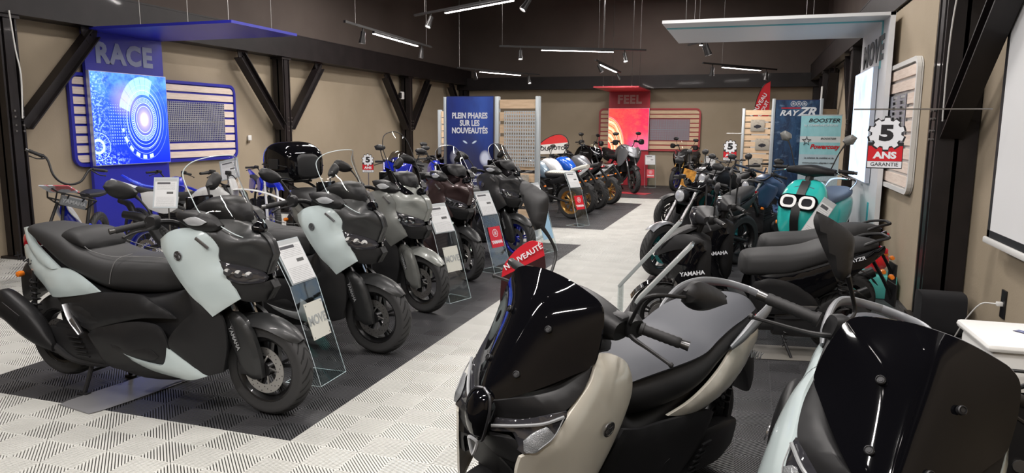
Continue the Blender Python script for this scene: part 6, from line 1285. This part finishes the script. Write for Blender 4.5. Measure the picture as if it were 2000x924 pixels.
# ---------------------------------------------------------------- turquoise scooter with twin lamps
def neo(loc, rz):
    t = thing('retro_scooter', 'turquoise electric scooter with two white ringed headlights and a black centre stripe', 'scooter', loc, rz, lean=R(3))
    t.scale = (1.12, 1.12, 1.12)
    for nm, x, r in (('rear_wheel', 0, .23), ('front_wheel', 1.30, .23)): wheel(t, nm, x, r, r, .12, .14, 5, RIMB, .09, -1)
    half = [(1.34, 0, .42), (1.335, .09, .42), (1.32, .17, .48), (1.30, .205, .62), (1.26, .21, .76), (1.20, .185, .88), (1.15, .13, .955), (1.13, .06, .975), (1.13, 0, .98)]
    sym('front_apron', half, TURQ, t, [(1.42, 0, .62), (1.36, 0, .78), (1.25, 0, .90)], puff=.02, pr=.05, res=.025, thick=.06, sgn=1)
    rows = [[(x+.026, y, z) for y in (-.04, 0, .04)] for x, z in ((1.352, .44), (1.40, .54), (1.425, .63), (1.405, .72), (1.36, .79), (1.30, .86), (1.23, .925), (1.165, .97))]
    MB().grid(rows, 3, .004).obj('centre_stripe', MB_BLK, t)
    MB().prism(rrect(.36, .155, .07, 6), .035, Matrix.Translation((1.362, 0, .765)) @ Matrix.Rotation(R(-24), 4, 'Y') @ Matrix(((0, 0, 1, 0), (1, 0, 0, 0), (0, 1, 0, 0), (0, 0, 0, 1)))).obj('lamp_panel', GLO, t)
    for s in (1, -1):
        b = MB(); M = Matrix.Translation((1.394, s*.085, .779)) @ Matrix.Rotation(R(-24), 4, 'Y') @ Matrix(((0, 0, 1, 0), (1, 0, 0, 0), (0, 1, 0, 0), (0, 0, 0, 1)))
        ring_prism(b, rrect(.145, .125, .05, 6), rrect(.095, .078, .03, 6), .014, M); b.obj('lamp_ring', mat('white_lamp_ring', (.85, .86, .86), .3), t)
        MB().prism(rrect(.092, .075, .028, 6), .004, M).obj('headlight_lens', LENSD, t)
    MB().loft([(1.24, .17, .92, .40, 3), (1.12, .19, .96, .30, 3.5), (1.04, .19, .90, .25, 4), (.98, .17, .40, .20, 5), (.7, .17, .26, .18, 5), (.55, .16, .30, .18, 4)], 24, 4).obj('inner_shield', mat('grey_blue_plastic', (.10, .14, .20), .45), t)
    MB().loft([(.62, .13, .62, .22, 3), (.50, .17, .74, .30, 3), (.25, .185, .77, .36, 3), (0, .17, .78, .48, 3), (-.2, .12, .77, .58, 3), (-.30, .06, .74, .64, 2.4)], 26, 4).obj('rear_body', TURQ, t)
    MB().loft([(.66, .08, .74, .66, 3), (.55, .14, .80, .70, 3), (.3, .16, .82, .72, 3), (0, .15, .84, .74, 3), (-.2, .10, .84, .76, 2.6), (-.26, .05, .82, .78, 2.2)], 24, 4).obj('seat', mat('blue_grey_seat', (.08, .11, .17), .55), t)
    MB().loft([(-.22, .05, .03, -.03, 3), (-.12, .085, .045, -.04, 3), (0, .10, .06, -.06, 3), (.12, .085, .045, -.04, 3), (.22, .05, .03, -.03, 3)], 20, 4, Matrix.Translation((1.06, 0, 1.06)) @ Matrix.Rotation(R(90), 4, 'Z')).obj('handlebar_cover', MB_BLK, t)
    MB().tube([(1.16, 0, .88), (1.08, 0, 1.05)], .04, 10, smooth=False).obj('steering_column', TRIM, t)
    for s in (1, -1):
        grip_part(t, s, (1.03, .24, 1.075), (.99, .365, 1.07), levm=CHR)
        mirror_part(t, [(1.02, .36, 1.40), (1.02, .31, 1.43), (1.02, .25, 1.40), (1.03, .235, 1.36), (1.03, .27, 1.325), (1.02, .33, 1.335)], [(1.03, .27, 1.345), (1.04, .22, 1.24), (1.05, .17, 1.09)], s, m=mat('grey_mirror_back', (.16, .16, .15), .35))
        MB().tube([(1.30, s*.06, .23), (1.24, s*.06, .42)], .018, 10, smooth=False).obj('fork_leg', ALLOY, t)
        MB().lathe([(.0001, -.01), (.02, -.008), (.02, .008), (.0001, .012)], Matrix.Translation((1.25, s*.215, .55)), 12).obj('side_reflector', ORANGE, t)
    MB().tube([(.05, -.13, .82), (-.2, -.13, .90), (-.33, 0, .91), (-.2, .13, .90), (.05, .13, .82)], .012, 8, sub=5).obj('grab_rail', CHR, t)
    return t
neo((.99, 9.56, 0), R(250))
# long price card on an acrylic stand leaning in front of the turquoise scooter
t = thing('price_stand', 'acrylic stand with a long price card slanting in front of the turquoise scooter', 'stand', (.60, 7.25, 0), R(0), 'acrylic price stands along the aisle')
MB().box((0, 0, .005), (.30, .28, .01)).obj('foot', ACRY, t, smooth=False); MB().box((0, .02, .33), (.26, .006, .66)).obj('acrylic_sheet', ACRY, t, smooth=False)
Mp = Matrix.Translation((.08, 0, .81)) @ Matrix.Rotation(R(-32), 4, 'Y') @ Matrix.Rotation(R(-28), 4, 'Z') @ Matrix.Rotation(R(35), 4, 'Y'); Mp = Matrix.Translation((.02, 0, .77)) @ Matrix.Rotation(R(-33), 4, 'Y').inverted() @ Matrix.Rotation(R(62), 4, 'X'); pf = MB().box((0, 0, -.006), (.13, .52, .012), Mp).obj('paper_frame', ALU, t, smooth=False); quad('price_sheet', .12, .50, PAPER, pf, Mp @ Matrix.Translation((0, 0, .003)), thick=.002)
# pair of price boards before the nearer black scooter, seen almost edge on
for k, (x0, z0, x1, z1, y, lb) in enumerate(((-.745, .635, -.385, 1.06, 4.5, 'clear price board seen edge on before the black scooter, upper of the pair'), (-.60, .60, -.29, .96, 4.25, 'clear price board seen edge on before the black scooter, lower of the pair'))):
    t = thing('price_stand', lb, 'stand', (x0, y, 0), R(0), 'edge on price boards by the black scooter')
    L = sqrt((x1-x0)**2+(z1-z0)**2); a = math.atan2(z1-z0, x1-x0); Mq = Matrix.Translation(((x1-x0)/2, 0, (z0+z1)/2)) @ Matrix.Rotation(-a, 4, 'Y')
    MB().box((.02, 0, .005), (.22, .18, .01)).obj('foot', ACRY, t, smooth=False); MB().box((.0, 0, z0/2), (.008, .18, z0)).obj('acrylic_sheet', ACRY, t, smooth=False)
    pf = MB().box((0, 0, 0), (L, .18, .020), Mq, .002).obj('paper_frame', mat('pale_acrylic_block', (.30, .33, .33), .15, 0, .8), t); MB().box((0, 0, .0115), (L-.02, .16, .002), Mq).obj('price_sheet', mat('grey_paper_edge', (.4, .4, .4), .6), t, smooth=False)

# ---------------------------------------------------------------- electric moped with front carrier, far left
t = thing('electric_moped', 'blue and white electric moped with a front carrier by the leftmost steel column', 'moped', (-7.45, 6.55, 0), R(-62), lean=R(5))
Ms = steer_matrix(R(42), (1.0, 0, .85), 22)
wheel(t, 'rear_wheel', 0, .30, .30, .075, .235, 10, RIMB, .08, 0, wire=True); wheel(t, 'front_wheel', 1.18, .30, .30, .07, .235, 10, RIMB, .08, 0, Ms=Ms, wire=True)
MB().loft([(.95, .04, .80, .66, 3), (.75, .07, .62, .40, 3), (.5, .08, .48, .28, 3), (.3, .06, .50, .34, 3)], 18, 4).obj('frame', YBLUE, t)
both('side_panel', [(1.02, .045, .84), (.86, .08, .70), (.66, .09, .52), (.80, .09, .60), (.98, .07, .72)], WPAINT, t, puff=.008, res=.03)
MB().tube([(.35, 0, .40), (.25, 0, .80)], .02, 8, smooth=False).obj('seat_post', TRIM, t); MB().loft([(.40, .05, .86, .81, 3), (.25, .11, .87, .80, 3), (.08, .12, .88, .81, 3)], 16, 3).obj('seat', SEATB, t)
for s in (1, -1): MB().tube([(1.18, s*.06, .30), (1.08, s*.06, .56), (1.0, s*.03, .80)], .016, 8, smooth=False).obj('fork_leg', TRIM, t, M=Ms)
MB().tube([(1.02, 0, .78), (.97, 0, 1.0)], .02, 8, smooth=False).obj('steering_stem', TRIM, t, M=Ms)
MB().tube([(.82, -.36, 1.24), (.86, -.22, 1.22), (.95, -.14, 1.08), (.96, -.05, 1.02), (.96, .05, 1.02), (.95, .14, 1.08), (.86, .22, 1.22), (.82, .36, 1.24)], .012, 8, sub=5).obj('handlebar', TRIM, t, M=Ms)
for s in (1, -1): grip_part(t, s, (.845, .25, 1.225), (.815, .38, 1.242), Ms=Ms)
cb = MB()
for z, w_, d_ in ((.84, .15, .12), (.96, .19, .16)): cb.tube([(1.05, -w_, z), (1.05+d_*2, -w_, z), (1.05+d_*2, w_, z), (1.05, w_, z), (1.05, -w_, z)], .009, 6, smooth=False)
for x, y in ((0, -1), (1, -1), (1, 1), (0, 1), (1, -.4), (1, .4)): cb.tube([(1.05+x*.24, y*.15, .84), (1.05+x*.32, y*.19, .96)], .008, 6, smooth=False)
cb.obj('front_carrier', TRIM, t, M=Ms); o = MB().box((1.32, 0, .885), (.05, .25, .10), Matrix.Identity(4), .012).obj('carrier_plate', mat('grey_carrier_plate', (.16, .17, .18), .5), t, M=Ms); text('YAMAHA', .055, mat('pale_grey_print', (.3, .31, .32)), o, frame_m((1.348, 0, .885), (0, 1, 0), (0, 0, 1)), .001, .03, name='carrier_lettering')
tag(MB().box((0, 0, 0), (.30, .20, .012), Matrix.Rotation(R(-25), 4, 'X')).obj('leaflets', emis_pic('leaflet_print', lambda n, u, v, uv: n.mix(n.noise(12, 3).sstep(.5, .55)*n.xyz('Object')[0].gt(-.1), (.62, .66, .74), (.6, .12, .14)), 0)), 'leaflets with red print lying in the moped front carrier', 'leaflet'); bpy.data.objects['leaflets'].location = (-6.72, 5.52, .975); bpy.data.objects['leaflets'].rotation_euler.z = R(20)

# ---------------------------------------------------------------- bicycles near the slatted photo stand
def bicycle(label, loc, rz, m):
    t = thing('electric_bicycle', label, 'bicycle', loc, rz, 'electric bicycles by the slatted photo stand', lean=R(4))
    for nm, x in (('rear_wheel', 0), ('front_wheel', 1.18)): wheel(t, nm, x, .36, .36, .06, .315, 10, RIMB, .08, 0, wire=True, tm=KNOB, hub=.025)
    f = MB(); f.tube([(.92, 0, .86), (.44, 0, .30)], .030, 8, smooth=False); f.tube([(.91, 0, .92), (.28, 0, .74)], .022, 8, smooth=False); f.tube([(.44, 0, .30), (.26, 0, .86)], .018, 8, smooth=False)
    for s in (1, -1): f.tube([(.44, s*.04, .30), (0, s*.06, .36)], .012, 6, smooth=False); f.tube([(.28, s*.03, .72), (0, s*.06, .36)], .010, 6, smooth=False)
    f.obj('frame', m, t)
    for s in (1, -1): MB().tube([(1.18, s*.06, .36), (1.06, s*.06, .72), (.93, s*.02, .90)], .018, 8, smooth=False).obj('fork_leg', TRIM, t)
    MB().tube([(.86, -.36, 1.05), (.90, -.1, 1.02), (.90, .1, 1.02), (.86, .36, 1.05)], .013, 8).obj('handlebar', TRIM, t); MB().tube([(.92, 0, .88), (.90, 0, 1.02)], .02, 8, smooth=False).obj('stem', TRIM, t)
    for s in (1, -1): grip_part(t, s, (.87, .25, 1.045), (.858, .37, 1.05), r=.015)
    MB().loft([(.38, .02, .95, .92, 3), (.25, .05, .96, .91, 3), (.12, .075, .97, .91, 3)], 14, 3).obj('saddle', SEATB, t); MB().box((.47, 0, .33), (.16, .10, .15), Matrix.Identity(4), .03).obj('drive_unit', TRIM, t)
    MB().tube([(.44, -.10, .30), (.56, -.12, .20)], .01, 6, smooth=False).obj('crank', TRIM, t)
    return t
bicycle('electric bicycle with a pale frame, nearer one before the slatted photo stand', (.25, 14.9, 0), R(205), WPAINT)
bicycle('electric bicycle with a dark frame, farther one before the slatted photo stand', (.55, 15.8, 0), R(200), DBLUE)
# ---------------------------------------------------------------- small things
warranty('small 5 ANS GARANTIE card propped behind the olive grey scooter', (-5.20, 9.15, 1.16), R(12), .17, lambda t: MB().tube([(0, .015, -.1), (0, .03, -1.15)], .006, 6, smooth=False).obj('card_pole', WIRE, t))
tag(MB().lathe([(.0001, -.13), (.08, -.105), (.125, -.04), (.13, .02), (.10, .09), (.04, .125), (.0001, .13)], Matrix.Translation((1.22, 7.75, .36)) @ Matrix.Rotation(R(90), 4, 'X'), 24).obj('helmet', mat('red_gloss', (.70, .01, .02), .15, 0, .6)), 'red round helmet on the turquoise box by the right wall', 'helmet')
tag(MB().box((1.20, 7.75, .115), (.42, .34, .23), bev=.02).obj('storage_box', mat('teal_box_plastic', (.10, .50, .46), .4)), 'turquoise box on the floor under the red helmet', 'box')
t = thing('card_holder', 'small card in a clear frame standing on the white off-road motorcycle', 'card', (-5.62, 5.80, .95), R(25)); MB().box((0, 0, 0), (.24, .012, .32), Matrix.Rotation(R(-18), 4, 'X')).obj('frame', ALU, t, smooth=False); quad('price_sheet', .21, .29, PAPER, t, Matrix.Rotation(R(-18), 4, 'X') @ Matrix.Translation((0, -.008, 0)) @ MX, thick=.001); MB().tube([(0, .05, -.14), (0, .05, -.94)], .007, 6, smooth=False).obj('pole', WIRE, t)
t = thing('card_holder', 'small tilted card on a pole before the second steel column', 'card', (-6.90, 8.3, 1.03), R(15)); MB().box((0, 0, 0), (.26, .012, .30), Matrix.Rotation(R(-25), 4, 'X') @ Matrix.Rotation(R(-15), 4, 'Y')).obj('frame', ALU, t, smooth=False); quad('price_sheet', .23, .27, PAPER, t, Matrix.Rotation(R(-25), 4, 'X') @ Matrix.Rotation(R(-15), 4, 'Y') @ Matrix.Translation((0, -.008, 0)) @ MX, thick=.001); MB().tube([(0, .05, -.14), (0, .05, -1.02)], .007, 6, smooth=False).obj('pole', WIRE, t)
t = thing('red_platform', 'flat red plate on the floor under the grey adventure motorcycle', 'platform', (-2.95, 18.35, 0), R(-15)); MB().box((0, 0, .005), (1.15, .42, .010), bev=.003).obj('plate', RED, t)
t = thing('hanging_card', 'orange and yellow card on the second motorcycle on the right', 'card', (-.86, 11.0, .90), R(-20)); MB().box((0, 0, 0), (.20, .006, .26), Matrix.Rotation(R(14), 4, 'Y')).obj('card', mat('orange_yellow_card', (.80, .32, .05), .5, var=(14, .5)), t, smooth=False)
# red and black NOUVEAUTÉ pennant behind the white scooter's right grip
t = thing('novelty_pennant', 'red and black pennant lettered NOUVEAUTÉ behind the pearl white scooter grip', 'sign', (-1.01, 2.99, -.03), R(8))
P = [(-.03, 0, .62), (-.025, 0, .98), (.02, 0, 1.09), (.10, 0, 1.155), (.16, 0, 1.15), (.175, 0, 1.02), (.12, 0, .88), (.04, 0, .72)]
n = NB('pennant_print'); c = n.xyz('Object'); k = (c[2]*60+c[0]*40).fr().gt(.5)*c[2].lt(.98); f = (c[2]-c[0]*.55).gt(1.0); f2 = (c[2]-c[0]*.55).lt(.86); col = n.mix((f+k*f2+c[2].lt(.74)).clamp(), (.03, .006, .008), (.58, .015, .03)); n.link(col, n.b.inputs['Base Color']); n.b.inputs['Roughness'].default_value = .35
MB().add(*panel_mesh(P, (), axis='y', sgn=-1, thick=.005, puff=0, res=.04)).obj('board', n.m, t); text('NOUVEAUTÉ', .034, WTXT, t, Matrix.Translation((.075, -.006, 1.085)) @ MX @ Matrix.Rotation(R(33), 4, 'Z'), .0008, .02, name='pennant_lettering')
MB().tube([(.02, .01, .66), (.02, .01, .04)], .008, 6, smooth=False).obj('pole', BPLA, t); MB().box((.02, 0, .04), (.2, .2, .02), bev=.004).obj('foot', BPLA, t)
